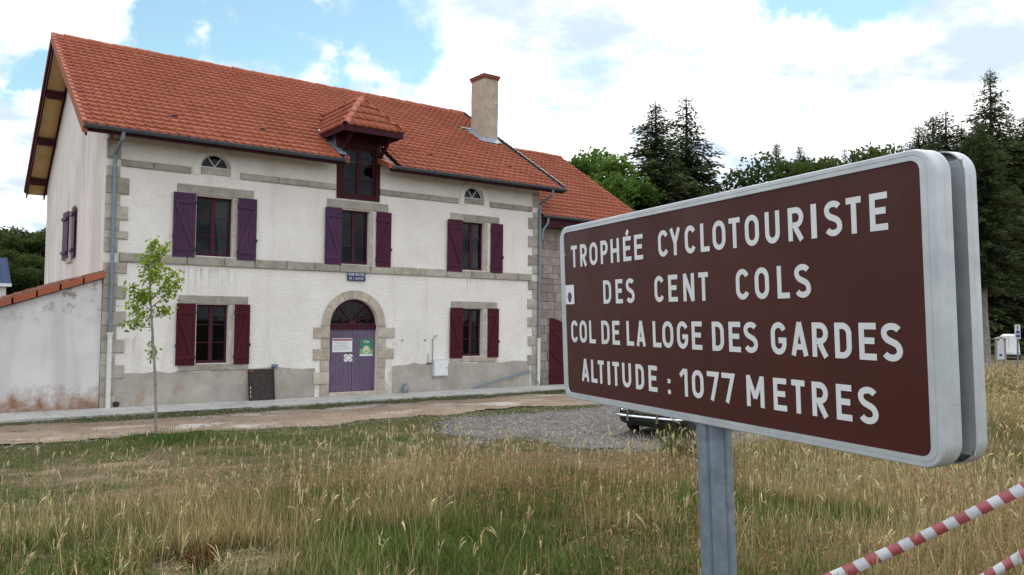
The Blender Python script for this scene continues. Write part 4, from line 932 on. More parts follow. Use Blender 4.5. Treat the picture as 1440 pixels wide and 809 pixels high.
# chimney
def chimney():
    x0, x1, y0, y1, zt = 14.16, 14.86, 3.12, 4.05, 12.36; cb = MB(); jit = lambda: random.uniform(-.008, .008)
    zs_ = np.linspace(9.3, zt-.14, 9); rings = [[(x0+jit(), y0+jit(), z), (x1+jit(), y0+jit(), z), (x1+jit(), y1+jit(), z), (x0+jit(), y1+jit(), z)] for z in zs_]
    for r_ in rings: cb.v += r_
    for i in range(8):
        for q in range(4): cb.f.append((i*4+q, i*4+(q+1) % 4, i*4+4+(q+1) % 4, i*4+4+q))
    cb.f.append((32, 33, 34, 35)); o = cb.build('chimney', 'chim', ROOF)
    for row in range(2):
        z = zt-.14+row*.072; e = .025+row*.03
        n = 4
        for i in range(n):
            a = x0-e+(x1-x0+2*e)*i/n; MB().box(a+.004, a+(x1-x0+2*e)/n-.004, y0-e, y0+.10, z, z+.062).build('cap_brick', 'brick', o) if False else link('cap_brick', MB().box(a+.004, a+(x1-x0+2*e)/n-.004, y0-e, y0+.10, z, z+.062).mesh('cap_brick', 'brick'), ROOF)
        for i in range(4):
            a = y0+.104+(y1-y0-.1+e)*i/4
            for X0, X1 in ((x0-e, x0+.1), (x1-.1, x1+e)): link('cap_brick', MB().box(X0, X1, a+.004, a+(y1-y0-.1+e)/4-.004, z, z+.062).mesh('cap_brick', 'brick'), ROOF)
    link('chimney_cap', MB().box(x0-.07, x1+.07, y0-.07, y1+.07, zt+.006, zt+.035).mesh('chimney_cap', 'rust'), ROOF)
    MB().hexa([(13.62, 3.92, RZ(3.92)+.09), (14.15, 3.92, RZ(3.92)+.09), (14.15, 4.10, RZ(4.10)+.09), (13.62, 4.10, RZ(4.10)+.09), (13.66, 3.92, RZ(3.92)+.16), (14.15, 3.92, RZ(3.92)+.16), (14.15, 4.10, RZ(4.10)+.13), (13.66, 4.10, RZ(4.10)+.13)]).build('saddle_flashing', 'gutter', ROOF)
    f = MB(); z = lambda y: RZ(y)+.07
    f.hexa([(x0-.30, y0-.16, z(y0-.16)), (x1+.12, y0-.16, z(y0-.16)), (x1+.12, y1+.1, z(y1+.1)), (x0-.42, y1+.1, z(y1+.1)), (x0-.02, y0-.02, z(y0)+.10), (x1+.02, y0-.02, z(y0)+.10), (x1+.02, y1+.02, z(y1)+.1), (x0-.02, y1+.02, z(y1)+.1)]); f.build('chimney_flashing', 'flash', ROOF)
chimney()
hx_, hz_ = fpt_early(163, 569); MB().prism([(hx_+.085*math.cos(R(q))*(1+.15*math.sin(R(3*q))), hz_+.08*math.sin(R(q))) for q in range(0, 360, 30)], -.0365, -.016).build('drain_hole', 'dark', house)
# downpipes
def downpipe(x, ztop, zsplit, yg, parent, lower='whitepipe', elbow=True):
    y = -.105; P = [(x, y, zsplit), (x, y, ztop-.75)]
    if elbow: P += [(x+.0, y-.02, ztop-.55), (x+.05, yg+.04, ztop-.25), (x+.06, yg, ztop-.02)]
    o = MB().tube(P, .05, 12).build('downpipe', 'zinc', parent, True)
    MB().tube([(x, y, .03), (x, y, zsplit)], .062, 12).build('lower_downpipe', lower, o, True)
    MB().tube([(x, y, zsplit-.05), (x, y, zsplit+.03)], .074, 12).build('pipe_collar', lower, o); MB().tube([(x, y, zsplit*.42), (x, y, zsplit*.42+.03)], .07, 12).build('pipe_collar', lower, o)
    for z in (zsplit+1.1, zsplit+2.6, ztop-1.3): MB().tube([(x, y, z), (x, y, z+.035)], .058, 12).box(x-.01, x+.01, -.06, 0.0, z, z+.035).build('pipe_clip', 'zinc', o)
downpipe(.13*K, EH, 1.57*K, -OE-.10, house); downpipe(11.36*K-.03, EH, 1.39*K, -OE-.10, house)
# ------------------------------------------------------------------ annex on the right
annex = thing('stone_annex', 'lower rubble stone annex with orange tiled roof beside the white house', 'annex')
AX0, AX1, AY, AEZ, ARY, ARZ = L+.02, 20.0, .30, 6.37, 5.98, 10.24
APIT = (ARZ-AEZ)/(ARY+.13)
def annex_build():
    OP = (16.42, 18.5, -.3, 2.05)
    wall_front(AX0, AX1, -.3, AEZ+.2, [], [(17.46, -.3, 1.55, 1.04)], AY, .45, 'mortar', 'front_wall', annex)
    w_ = MB(); D2 = 2*ARY-AY
    w_.poly([(AX1, AY, -.3), (AX1, D2, -.3), (AX1, D2, AEZ+.2), (AX1, ARY, ARZ-.2), (AX1, AY, AEZ+.2)]); w_.poly([(AX0, D2, -.3), (AX1, D2, -.3), (AX1, D2, AEZ+.2), (AX0, D2, AEZ+.2)]); w_.build('gable_wall', 'mortar', annex)
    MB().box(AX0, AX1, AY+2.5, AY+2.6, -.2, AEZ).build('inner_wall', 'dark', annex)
    z = -.05; row = 0
    while z < AEZ-.15:
        h = random.uniform(.27, .36); x = AX0; band = abs(z-3.95) < .16
        if band: h = .2
        while x < AX1-.02:
            wd = random.uniform(.36, .75)*(1.4 if band else 1); e = min(x+wd, AX1)
            if AX1-e < .2: e = AX1
            mx = (x+e)/2; zt_ = 1.55+math.sqrt(max(0, 1.04**2-(mx-17.46)**2)) if abs(mx-17.46) < 1.04 else -1
            if not (abs(mx-17.46) < 1.2 and z+h/2 < zt_+.1) and not (x < 17.46+1.04 and e > 17.46-1.04 and z < 1.6):
                stone_part('stone', x, e, z, z+h, 'rubble', yf=AY-.022-random.uniform(0, .012)-(.02 if band else 0), yb=AY+.01, c=.014, parent=annex)
            x = e
        z += h; row += 1
    # open leaf folded against the wall, arched top falling to the hinge
    for sgn, hinge in ((-1, 16.42), (1, 18.5)):
        n = 8; W_ = 1.10; mb = MB(); y0, y1 = AY-.10, AY-.06; top = lambda t: 1.62+math.sqrt(max(0, 1.12**2-(1.10-t)**2))*.83 if True else 0
        for i in range(n):
            t0, t1 = W_*i/n+.004, W_*(i+1)/n-.004; xa, xb = hinge+sgn*t0, hinge+sgn*t1
            poly = [(xa, .06), (xb, .06), (xb, top(t1)), (xa, top(t0))]; mb.prism(poly if sgn > 0 else poly[::-1], y0, y1)
        lf = mb.build('door_leaf', 'wine', annex); X0, X1 = sorted((hinge+sgn*.03, hinge+sgn*1.07))
        for z_ in (.42, 1.32, 2.16): MB().box(X0, X1-(.12 if z_ > 2 and sgn > 0 else 0) , y0-.028, y0-.002, z_-.05, z_+.05).build('batten', 'wine', lf)
        for za, zb in ((.48, 1.26), (1.38, 2.10)):
            br = MB(); a, b = Vector((hinge+sgn*.08, y0-.003, za)), Vector((hinge+sgn*1.0, y0-.003, zb)); d_ = (b-a).normalized(); nn = Vector((-d_.z, 0, d_.x))*.045; off = Vector((0, -.02, 0)); br.hexa([a-nn, b-nn, b-nn+off, a-nn+off, a+nn, b+nn, b+nn+off, a+nn+off]); br.build('brace', 'wine', lf)
    # roof
    def Z(y): return AEZ+(min(y, 2*ARY-y)+.13)*APIT
    t = .1; XR_ = 20.53; dk = MB()
    for ya, yb in ((-.13, ARY), (ARY+.001, 2*ARY+.13)): dk.hexa([(AX0, ya, Z(ya)-t), (XR_, ya, Z(ya)-t), (XR_, yb, Z(yb)-t), (AX0, yb, Z(yb)-t), (AX0, ya, Z(ya)), (XR_, ya, Z(ya)), (XR_, yb, Z(yb)), (AX0, yb, Z(yb))])
    ro = dk.build('roof', 'maroon', annex); sl_ = math.hypot(1, APIT); uy = np.array([0, 1, APIT])/sl_; un = np.array([0, -APIT, 1])/sl_
    tile_field(ro, (AX0, -.16, AEZ+.012), (1, 0, 0), uy, un, XR_-AX0, (ARY+.13)*sl_-.04, lambda x, y: AX0+x < XR_-.02, 300)
    ridge_caps(ro, (L+.05, ARY, ARZ+.05), (XR_+.02, ARY, ARZ+.05))
    n = int((ARY+.13)*sl_/TL_)
    for i in range(n+1):
        y0 = -.13+i*TL_/sl_-.03; z0 = Z(y0); y1 = y0+TL_*1.1/sl_; z1 = z0+TL_*1.1*APIT/sl_
        if y1 > ARY+.1: break
        MB().hexa([(XR_-.07, y0, z0-.15), (XR_+.035, y0, z0-.15), (XR_+.035, y1, z1-.15), (XR_-.07, y1, z1-.15), (XR_-.07, y0, z0+.085), (XR_+.035, y0, z0+.085), (XR_+.035, y1, z1+.055), (XR_-.07, y1, z1+.055)]).build('verge_tile', 'tile', ro)
    MB().box(AX0+.02, XR_-.05, -.14, -.10, AEZ-.42, AEZ-.02).build('fascia', 'maroon', annex); MB().box(AX0+.02, XR_-.05, -.099, AY, AEZ-.40, AEZ-.36).build('eaves_soffit', 'maroon', annex)
    gutter_fn(AX0+.05, XR_, -.23, AEZ-.02, annex)
    MB().tube([(L+.32, -.22, AEZ-.06), (L+.30, -.20, AEZ-.28), (L+.12, -.16, AEZ-.55), (L+.10, -.12, AEZ-.9)], .045, 10).build('downpipe_elbow', 'zinc', annex, True)
annex_build()
# ------------------------------------------------------------------ lean-to on the left
lean = thing('lean_to_shed', 'low plastered lean-to with stained wall and red tiled verge left of the house', 'shed')
def lean_build():
    X0, sl_ = -4.3, .356; zt = lambda x: 2.69*K+x*sl_; y1 = 7.5
    w_ = MB(); w_.poly([(X0, -.006, -.3), (-.04, -.006, -.3), (-.04, -.006, zt(-.04)), (X0, -.006, zt(X0))]); w_.poly([(X0, -.006, -.3), (X0, y1, -.3), (X0, y1, zt(X0)), (X0, -.006, zt(X0))]); w_.poly([(X0, y1, -.3), (-.04, y1, -.3), (-.04, y1, zt(-.04)), (X0, y1, zt(X0))])
    w_.build('wall', 'lean', lean)
    X = X0-.35; rf = MB(); rf.hexa([(X, -.10, zt(X)+.01), (-.004, -.10, zt(0)+.01), (-.004, y1+.2, zt(0)+.01), (X, y1+.2, zt(X)+.01), (X, -.10, zt(X)+.12), (-.004, -.10, zt(0)+.12), (-.004, y1+.2, zt(0)+.12), (X, y1+.2, zt(X)+.12)]); ro = rf.build('roof', 'gutter', lean)
    s_ = math.hypot(1, sl_); uy = np.array([1, 0, sl_])/s_; un = np.cross(np.array([0, -1, 0]), uy)
    tile_field(ro, (X, y1+.2, zt(X)+.14), (0, -1, 0), uy, un, y1+.2, (-X)*s_-.1, lambda x, y: x < y1+.15, 80)
    nt_ = 9
    for i in range(nt_):
        xa = X+(-X)*i/nt_; xb = X+(-X)*(i+1)/nt_+.04; xb = min(xb, -.006)
        MB().hexa([(xa, -.17, zt(xa)+.03), (xb, -.17, zt(xb)+.03), (xb, .03, zt(xb)+.03), (xa, .03, zt(xa)+.03), (xa, -.17, zt(xa)+.190), (xb, -.17, zt(xb)+.178), (xb, .03, zt(xb)+.20), (xa, .03, zt(xa)+.21)]).build('verge_tile', 'tile', ro)
        MB().tube([(xa, -.06, zt(xa)+.192), (xb, -.06, zt(xb)+.182)], [.056, .050], 8).build('verge_roll', 'mosstile', ro)
lean_build()
# ------------------------------------------------------------------ things on and by the facade
def fpt(u, v, y=0.0): p = onY(u, v, y); return p[0], p[2]
pl = thing('name_plaque', 'small dark blue enamel plaque with white lettering under the middle upper window', 'plaque', (5.38*K, -.05, 2.85*K))
MB().box(0, .48*K, 0, .01, 0, .24*K).build('plate', 'blue', pl)
tp = lambda x, z: Matrix.Translation((x, -.001, z))
text_on(pl, 'MAISON FORESTIERE', .035, .48*K-.035, .165, .080, .009, tp); text_on(pl, "DE L'ASSISE", .06, .48*K-.06, .04, .080, .010, tp)
yd = .13-.006
def flat(name, u0, v0, u1, v1, m, label, cat):
    (x0, z1), (x1, z0) = fpt(u0, v0, yd), fpt(u1, v1, yd); o = thing(name, label, cat, (x0, yd, z0)); W_, H_ = x1-x0, z1-z0
    MB().box(0, W_, -.003, 0, 0, H_).build('sheet', m, o); return o, W_, H_
no, W_, H_ = flat('notice', 467.5, 476, 495, 495, 'paper', 'white printed notice pinned on the left leaf of the violet door', 'notice')
MB().box(.02*W_, .98*W_, -.0045, -.0032, H_*.82, H_*.95).build('heading_bar', 'printred', no)
for i in range(6): MB().box(W_*(.12 if i < 3 else .06), W_*random.uniform(.72, .93), -.0045, -.0032, H_*(.70-.105*i)-.006, H_*(.70-.105*i)+.006).build('text_line', 'print', no)
po, W_, H_ = flat('poster', 506, 477, 524, 500.5, 'green', 'green poster with pale round emblem on the right leaf of the violet door', 'poster')
MB().box(0, W_, -.0042, -.0032, 0, H_*.40).build('pale_field', 'palegreen', po); MB().box(0, W_, -.0052, -.0043, 0, H_*.10).build('foot_strip', 'paper', po)
MB().prism([(W_*.5+W_*.27*math.cos(R(q)), H_*.38+W_*.27*math.sin(R(q))) for q in range(0, 360, 20)], -.0066, -.0055).build('emblem_ring', 'cream', po)
MB().prism([(W_*.5+W_*.20*math.cos(R(q)), H_*.38+W_*.20*math.sin(R(q))) for q in range(0, 360, 20)], -.0076, -.0067).build('emblem_field', 'palegreen', po)
MB().prism([(W_*.34, H_*.33), (W_*.66, H_*.33), (W_*.66, H_*.46), (W_*.5, H_*.60), (W_*.34, H_*.46)], -.0088, -.0077).build('emblem_house', 'cream', po)
def small_text(parent, x, z, s):
    G = {'G': glyph('G', .55, 1, .15), 'i': [([(.1, 0), (.1, .66)], 0), ([(-.02, .80), (.1, .95), (.22, .80)], 0)], 't': [([(.15, 0), (.15, .9)], 0), ([(0, .62), (.34, .62)], 0)], 'e': [(arc(.25, .32, .22, .3, 0, 330)+[], 0), ([(.05, .32), (.47, .32)], 0)], 's': [(arc(.2, .5, .16, .15, 20, 270, 8)+arc(.2, .19, .17, .16, 90, -160, 8), 0)]}
    for c, wd in (('G', .7), ('i', .3), ('t', .45), ('e', .6), ('s', .5)):
        mb = MB()
        for si, (pts, cl) in enumerate(G[c]):
            L_, R_, n = ribbon([(a*s, b*s) for a, b in pts], cl, .14*s); y = -.0055-si*.0004; i = len(mb.v); mb.v += [(p.x, y, p.y) for p in L_]+[(p.x, y, p.y) for p in R_]
            for q in range(n if cl else n-1): r_ = (q+1) % n; mb.f.append((i+q, i+r_, i+n+r_, i+n+q))
        o = mb.build('letter', 'paper', parent); o.location = (x, 0, z); x += wd*s
small_text(po, W_*.30, H_*.78, W_*.17)
(cx_, cz_) = fpt(489.5, 503.5, yd); cl = thing('clover_plate', 'white four-lobed clover plate on the violet door beside the handle', 'plate', (cx_, yd, cz_))
pts = []
for q in range(0, 360, 6):
    r_ = .125+.045*abs(math.sin(R(2*q)))*1.2-.03*(abs(math.cos(R(2*q))) > .85); pts.append((r_*math.cos(R(q)), r_*.82*math.sin(R(q))))
MB().prism(pts, -.010, 0).build('lobes', 'paper', cl)
for q in (45, 135, 225, 315): MB().prism([(.09*math.cos(R(q))+.03*math.cos(R(t)), .075*math.sin(R(q))+.025*math.sin(R(t))) for t in range(0, 360, 30)], -.0125, -.0105).build('lobe_print', 'print', cl)
# rusty steel plate leaning on the plinth
rp = thing('steel_plate', 'rusty black steel plate leaning on the grey plinth below the left window', 'plate', (3.0*K, -.05, .062)); 
pm = MB(); W_, H_ = .6*K, .70*K; pm.hexa([(0, -.13, 0), (W_, -.13, 0), (W_, -.10, 0), (0, -.10, 0), (-.01, -.01, H_), (W_-.01, -.01, H_), (W_-.01, .02, H_), (-.01, .02, H_)]); pm.build('sheet', 'rust', rp)
for x_ in (.03, W_-.045): MB().hexa([(x_, -.15, 0), (x_+.03, -.15, 0), (x_+.03, -.131, 0), (x_, -.131, 0), (x_-.01, -.03, H_), (x_+.02, -.03, H_), (x_+.02, -.011, H_), (x_-.01, -.011, H_)]).build('edge_strip', 'rust', rp)
MB().hexa([(.0, -.032, H_-.07), (.16, -.032, H_-.07), (.16, -.025, H_-.07), (.0, -.025, H_-.07), (-.005, -.024, H_-.02), (.12, -.024, H_-.02), (.12, -.015, H_-.02), (-.005, -.015, H_-.02)]).build('rust_patch', 'rustorange', rp)
for i in range(3): MB().hexa([(.035, -.137+.1*.12*i, .1+.12*i), (.05, -.137+.012*i, .1+.12*i), (.05, -.12+.012*i, .1+.12*i), (.035, -.12+.012*i, .1+.12*i), (.035, -.13+.012*i, .17+.12*i), (.05, -.13+.012*i, .17+.12*i), (.05, -.115+.012*i, .17+.12*i), (.035, -.115+.012*i, .17+.12*i)]).build('paint_chip', 'paper', rp)
# meter box and conduit
mbx = thing('meter_box', 'pale grey meter box with a thin conduit on the plinth right of the door', 'box', (7.83*K, -.02, .44*K))
bm_ = MB(); bm_.box(0, .43*K, -.13, .005, 0, .43*K); bo = bm_.build('cabinet', 'whitegrey', mbx)
MB().box(.025, .43*K-.025, -.142, -.131, .025, .43*K-.025).build('cabinet_door', 'white', mbx); MB().box(.43*K-.07, .43*K-.05, -.15, -.1425, .25, .30).build('latch', 'ironwork', mbx)
MB().tube([(.03, -.02, -.10), (.03, -.03, .10), (.005, -.02, .5), (.0, -.02, 1.22), (.04, -.03, 1.30), (.15, -.05, 1.36)], .015, 8).build('conduit', 'pewter', mbx)
tap = thing('wall_pipe', 'short rusty pipe stub on the wall left of the meter box', 'pipe', (7.83*K-.17, -.02, .44*K+.40)); MB().tube([(0, -.02, .05), (0, -.02, .32), (.005, -.03, .36)], .012, 8).build('pipe', 'pewter', tap); MB().box(-.05, .12, -.02, .004, 0, .055).build('rusty_bracket', 'rustorange', tap)
vl = thing('wall_vent', 'little blue-grey wall fitting above the rusty steel plate', 'wall fitting', (3.54*K, -.02, .76*K)); MB().prism([(0, 0), (.16, 0), (.19, .05), (.17, .11), (.03, .13), (-.01, .07)], -.05, .01).build('housing', 'zinc', vl); MB().box(.0, .09, -.056, -.051, .01, .05).build('opening', 'dark', vl)
# milk can by the door
jx = 6.95*K; jug = thing('tin_can', 'small grey tin milk can on the pavement right of the door', 'can', (jx, -.22, .066))
MB().lathe([(.085, 0), (.105, .012), (.11, .14), (.10, .19), (.062, .235), (.058, .262), (.07, .275), (.066, .282)], n=20).build('body', 'pewter', jug, True); MB().lathe([(.068, .283), (.072, .290), (.035, .302), (.012, .318)], n=16).build('lid', 'pewter', jug, True)
MB().tube([(.10, 0, .20), (.15, 0, .22), (.155, 0, .15), (.112, 0, .10)], .009, 8).build('handle', 'pewter', jug)
# metal rail leaning on the plinth near the right corner
rl = thing('metal_rail', 'long thin grey rail leaning along the plinth by the right corner', 'rail', (9.09*K, -.13, .07))
ex, ez = (11.03-9.09)*K, .49*K-.07
MB().beam((0, 0, .03), (ex, .06, ez), .035, .05).build('bar', 'galv', rl); MB().beam((ex, .055, ez-.01), (ex+.42, -.05, .0), .03, .03).build('brace_leg', 'galv', rl)
for x_, z_ in ((6.28*1, 1.37), (6.95, 1.36)): pass
for hx_, lb in ((6.93*K, 'small dark iron hook in the stucco nearest the door arch'), (6.93*K+.85, 'small dark iron hook in the stucco nearest the meter box')):
    tag(MB().tube([(hx_, .0, 1.37*K), (hx_, -.06, 1.37*K), (hx_, -.07, 1.37*K+.04)], .014, 8).build('wall_hook', 'ironwork'), lb, 'hook', 'iron hooks beside the door')

# ------------------------------------------------------------------ road sign
SC = Vector((-1.6788, -21.4088, 2.5369)); SW, SHh = 2.0234, .8
SR = Vector((-.22432421, -.97451238, .00206719)); SU = Vector((-.04147082, .0116655, .99907161)); SN = Vector((-.97363177, .22403022, -.04303069))
def smat(): return Matrix(((SR.x, -SN.x, SU.x, SC.x), (SR.y, -SN.y, SU.y, SC.y), (SR.z, -SN.z, SU.z, SC.z), (0, 0, 0, 1)))   # local x right, y into the sign, z up
sign = thing('road_sign', 'large brown sign with white lettering and aluminium frame on one grey post', 'sign'); sign.matrix_world = smat()
def rrect(w_, h_, r_, n=10):
    P = []
    for cx, cz, a in ((w_/2-r_, h_/2-r_, 0), (-w_/2+r_, h_/2-r_, 90), (-w_/2+r_, -h_/2+r_, 180), (w_/2-r_, -h_/2+r_, 270)): P += [(cx+r_*math.cos(R(a+90*i/n)), cz+r_*math.sin(R(a+90*i/n))) for i in range(n+1)]
    return P
def tray(flip):
    """hollow panel: rolled frame edge and a rim; local y from 0 (face) to .055"""
    mb = MB(); prof = [(.052, .003), (.050, -.001), (.030, -.001), (.028, .0005), (.026, -.001), (.008, -.001), (.0025, .0015), (0, .007), (0, .030), (.0008, .031), (0, .032), (0, .055), (.006, .055), (.006, .010)]   # inset, depth
    rings = []
    for ins, dp in prof:
        ix, iz = ins*.86, ins*.56; rr = max(.070-ins, .030); rings.append([(x, dp, z) for x, z in rrect(SW-2*ix, SHh-2*iz, rr)])
    n = len(rings[0])
    for r_ in rings: mb.v += [(x, (y if not flip else .15-y*.80), z) for x, y, z in r_]
    for i in range(len(prof)-1):
        for q in range(n): mb.f.append((i*n+q, i*n+(q+1) % n, (i+1)*n+(q+1) % n, (i+1)*n+q))
    return mb.build('frame', 'alu', sign, True)
f1 = tray(False); f2 = tray(True); MB().box(-SW/2+.03, -.12, .106, .109, -SHh/2+.02, SHh/2-.02).box(.16, SW/2-.006, .106, .109, -SHh/2+.03, SHh/2-.03).build('added_gap_plate', 'alu', sign)  # plates added behind the gap to catch skylight and lighten it
pan = MB().prism(rrect(SW-.086, SHh-.056, .032), .0035, .009).build('sign_face', 'brown', sign); MB().prism(rrect(SW-.086, SHh-.056, .032), .141, .1465).build('back_face', 'galv', sign)
# frame joints (thin dark seams as shallow pieces)
LET = {1: (.2055, [('T', -0.9, -0.842), ('R', -0.813, -0.752), ('O', -0.727, -0.657), ('P', -0.628, -0.568), ('H', -0.544, -0.476), ('É', -0.444, -0.383), ('E', -0.359, -0.296), ('C', -0.19, -0.125), ('Y', -0.113, -0.047), ('C', -0.02, 0.044), ('L', 0.072, 0.122), ('O', 0.14, 0.208), ('T', 0.227, 0.283), ('O', 0.307, 0.373), ('U', 0.402, 0.466), ('R', 0.503, 0.566), ('I', 0.596, 0.618), ('S', 0.648, 0.712), ('T', 0.728, 0.78), ('E', 0.808, 0.866)]),
 2: (.0345, [('D', -0.616, -0.551), ('E', -0.514, -0.458), ('S', -0.432, -0.369), ('C', -0.225, -0.162), ('E', -0.133, -0.074), ('N', -0.039, 0.026), ('T', 0.052, 0.107), ('C', 0.253, 0.318), ('O', 0.345, 0.41), ('L', 0.447, 0.5), ('S', 0.521, 0.586)]),
 3: (-.138, [('C', -0.922, -0.857), ('O', -0.841, -0.774), ('L', -0.751, -0.694), ('D', -0.643, -0.576), ('E', -0.551, -0.492), ('L', -0.438, -0.383), ('A', -0.364, -0.3), ('L', -0.247, -0.19), ('O', -0.182, -0.112), ('G', -0.088, -0.021), ('E', 0.002, 0.062), ('D', 0.118, 0.181), ('E', 0.207, 0.267), ('S', 0.283, 0.349), ('G', 0.41, 0.477), ('A', 0.498, 0.565), ('R', 0.583, 0.644), ('D', 0.669, 0.729), ('E', 0.755, 0.813), ('S', 0.829, 0.895)]),
 4: (-.3105, [('A', -0.832, -0.765), ('L', -0.744, -0.69), ('T', -0.684, -0.632), ('I', -0.604, -0.58), ('T', -0.56, -0.506), ('U', -0.482, -0.415), ('D', -0.38, -0.32), ('E', -0.287, -0.227), (':', -0.16, -0.138), ('1', -0.079, -0.033), ('0', -0.006, 0.06), ('7', 0.081, 0.142), ('7', 0.161, 0.224), ('M', 0.287, 0.370), ('E', 0.412, 0.47), ('T', 0.491, 0.546), ('R', 0.574, 0.635), ('E', 0.666, 0.722), ('S', 0.744, 0.81)])}
for ln, (zb, gl) in LET.items():
    for c, a, b in gl:
        me = letter_mesh(c, b-a, .100, .0175 if c != 'I' else .021); o = link('letter', me, pan); o.location = (a, .0033, zb)
st = MB().prism(rrect(.084, .089, .004, 2), .0022, .0033).build('sticker', 'paper', pan); st.location = (-.926, 0, .082)
sp = MB().prism([(.020*math.cos(R(q))*(1-.2*(q > 180)), .024*math.sin(R(q))-.012) for q in range(0, 360, 20)], .0012, .0021).build('sticker_print', 'blue', st)
MB().prism([(-.006+.008*math.cos(R(q)), -.006+.012*math.sin(R(q))) for q in range(0, 360, 40)], .0004, .0011).build('sticker_print', 'printred', st)
for x_, z_ in ((-.96, .27),): MB().prism([(x_+.004*math.cos(R(q)), z_+.004*math.sin(R(q))) for q in range(0, 360, 45)], .0015, .0034).build('rivet', 'alu', pan)
# fluted post behind the face, along the sign's own lean
d = ray(1004, 604); inv = smat().inverted(); o_ = inv @ Vector(CAM); d_ = (inv.to_3x3() @ Vector(d)); kk = (.075-o_.y)/d_.y; px_ = (o_+d_*kk).x
pp = MB(); n = 48; ring = []
for q in range(n):
    a = 2*math.pi*q/n; ph = (q % 8); r_ = .0615-(.008 if ph == 0 else 0); ring.append((px_+r_*math.cos(a), .075+r_*math.sin(a)))
pp.prism(ring, -1.95, .34, 'z'); pp.build('post', 'galv', sign)
for z_ in (.22, -.22): MB().box(px_-.09, px_+.09, .0095, .0135, z_-.03, z_+.03).box(px_-.09, px_+.09, .1365, .1405, z_-.03, z_+.03).build('clamp', 'galv', sign)

# ------------------------------------------------------------------ barrier tape and its stakes
def tape(label, A, B, sag, tw):
    A, B = Vector(A), Vector(B); n = 60; v = []; f = []; uvs = []; Ln = (B-A).length; d = (B-A).normalized(); sd_ = d.cross(Vector((0, 0, 1))).normalized(); u0 = sd_.cross(d); wd = .060
    for i in range(n+1):
        t = i/n; c = A.lerp(B, t)-Vector((0, 0, sag*4*t*(1-t))); an = tw*math.sin(t*9)+R(98); ax = (u0*math.sin(an)+sd_*math.cos(an)); bul = (sd_*math.sin(an)-u0*math.cos(an))*.006*math.sin(t*40)
        for s_ in (-1, 0, 1): v.append(tuple(c+ax*(s_*wd/2)+(bul if s_ == 0 else Vector()))); uvs.append((t*Ln, s_*.5+.5))
    for i in range(n):
        for s_ in range(2): f.append((i*3+s_, i*3+s_+1, i*3+s_+4, i*3+s_+3))
    me = npmesh('barrier_tape', v, f, 'tape', smooth=True); uvl = me.uv_layers.new(name='UVMap')
    for lp in me.loops: uvl.data[lp.index].uv = uvs[lp.vertex_index]
    o = link('barrier_tape', me); mod = o.modifiers.new('thin', 'SOLIDIFY'); mod.thickness = .0006
    return tag(o, label, 'barrier tape', 'red and white barrier tapes in the grass')
A1, B1 = atd(1080, 851, 4.3), atd(1545, 634, 4.3); B2 = atd(1545, 712, 4.3); A2 = atd(1240, 900, 3.7)
tape('longer red and white striped tape rising through the grass right of the post', A1, B1, .02, .15); tape('short red and white striped tape end in the bottom right corner', A2, B2, .01, .1)
for P, top, lb in ((A1, A1[2]+.03, 'short wooden stake holding the lower end of the longer tape'), (B1, B1[2]+.06, 'tall wooden stake holding both tapes beyond the right edge'), (A2, A2[2]+.03, 'short wooden stake at the low end of the shorter tape')):
    z0 = g1(P[0], P[1])-.15; s_ = MB(); s_.hexa([(P[0]-.02, P[1]-.02, z0), (P[0]+.02, P[1]-.02, z0), (P[0]+.02, P[1]+.02, z0), (P[0]-.02, P[1]+.02, z0), (P[0]-.018, P[1]-.018, top), (P[0]+.018, P[1]-.018, top), (P[0]+.018, P[1]+.018, top+.01), (P[0]-.018, P[1]+.018, top+.01)]); tag(s_.build('stake', 'woodgrey'), lb, 'stake', 'stakes holding the tape')

# ------------------------------------------------------------------ vehicles
def loft(sections, m, name, parent, cap=True):
    """sections: list of (x, [ (y,z) ring ])"""
    mb = MB(); n = len(sections[0][1])
    for x, ring in sections: mb.v += [(x, y, z) for y, z in ring]
    for i in range(len(sections)-1):
        for q in range(n): mb.f.append((i*n+q, i*n+(q+1) % n, (i+1)*n+(q+1) % n, (i+1)*n+q))
    if cap: mb.f.append(tuple(range(n))); mb.f.append(tuple(reversed(range((len(sections)-1)*n, len(sections)*n))))
    return mb.build(name, m, parent, True)
def sring(hw, z0, z1, p=3.2, n=24, top=1.0):
    P = []
    for q in range(n):
        a = 2*math.pi*q/n; c, s_ = math.cos(a), math.sin(a); y = hw*math.copysign(abs(c)**(2/p), c); z = (z0+z1)/2+(z1-z0)/2*math.copysign(abs(s_)**(2/p), s_)
        t = max(0, (z-z0)/(z1-z0)); P.append((y*(1-(1-top)*t*t), z))
    return P
def wheel(parent, x, y, r_, wd):
    s_ = 1 if y > 0 else -1
    prof = [(.62*r_, -wd/2), (.92*r_, -wd/2), (r_, -wd*.36), (r_, wd*.36), (.92*r_, wd/2), (.62*r_, wd/2)]
    def lat(prof_, nm, m, par):
        mb = MB().lathe(prof_, n=28); mb.v = [(x+a, y+c*s_, r_+b) for a, b, c in mb.v]; return mb.build(nm, m, par, True)
    ty = lat(prof, 'tyre', 'tyre', parent); lat([(.63*r_, -wd*.2), (.63*r_, wd*.40), (.58*r_, wd*.42), (.50*r_, wd*.30), (.22*r_, wd*.34)], 'rim', 'pewter', ty); lat([(.21*r_, wd*.33), (.20*r_, wd*.42), (.12*r_, wd*.5)], 'hub_cap', 'chrome', ty)
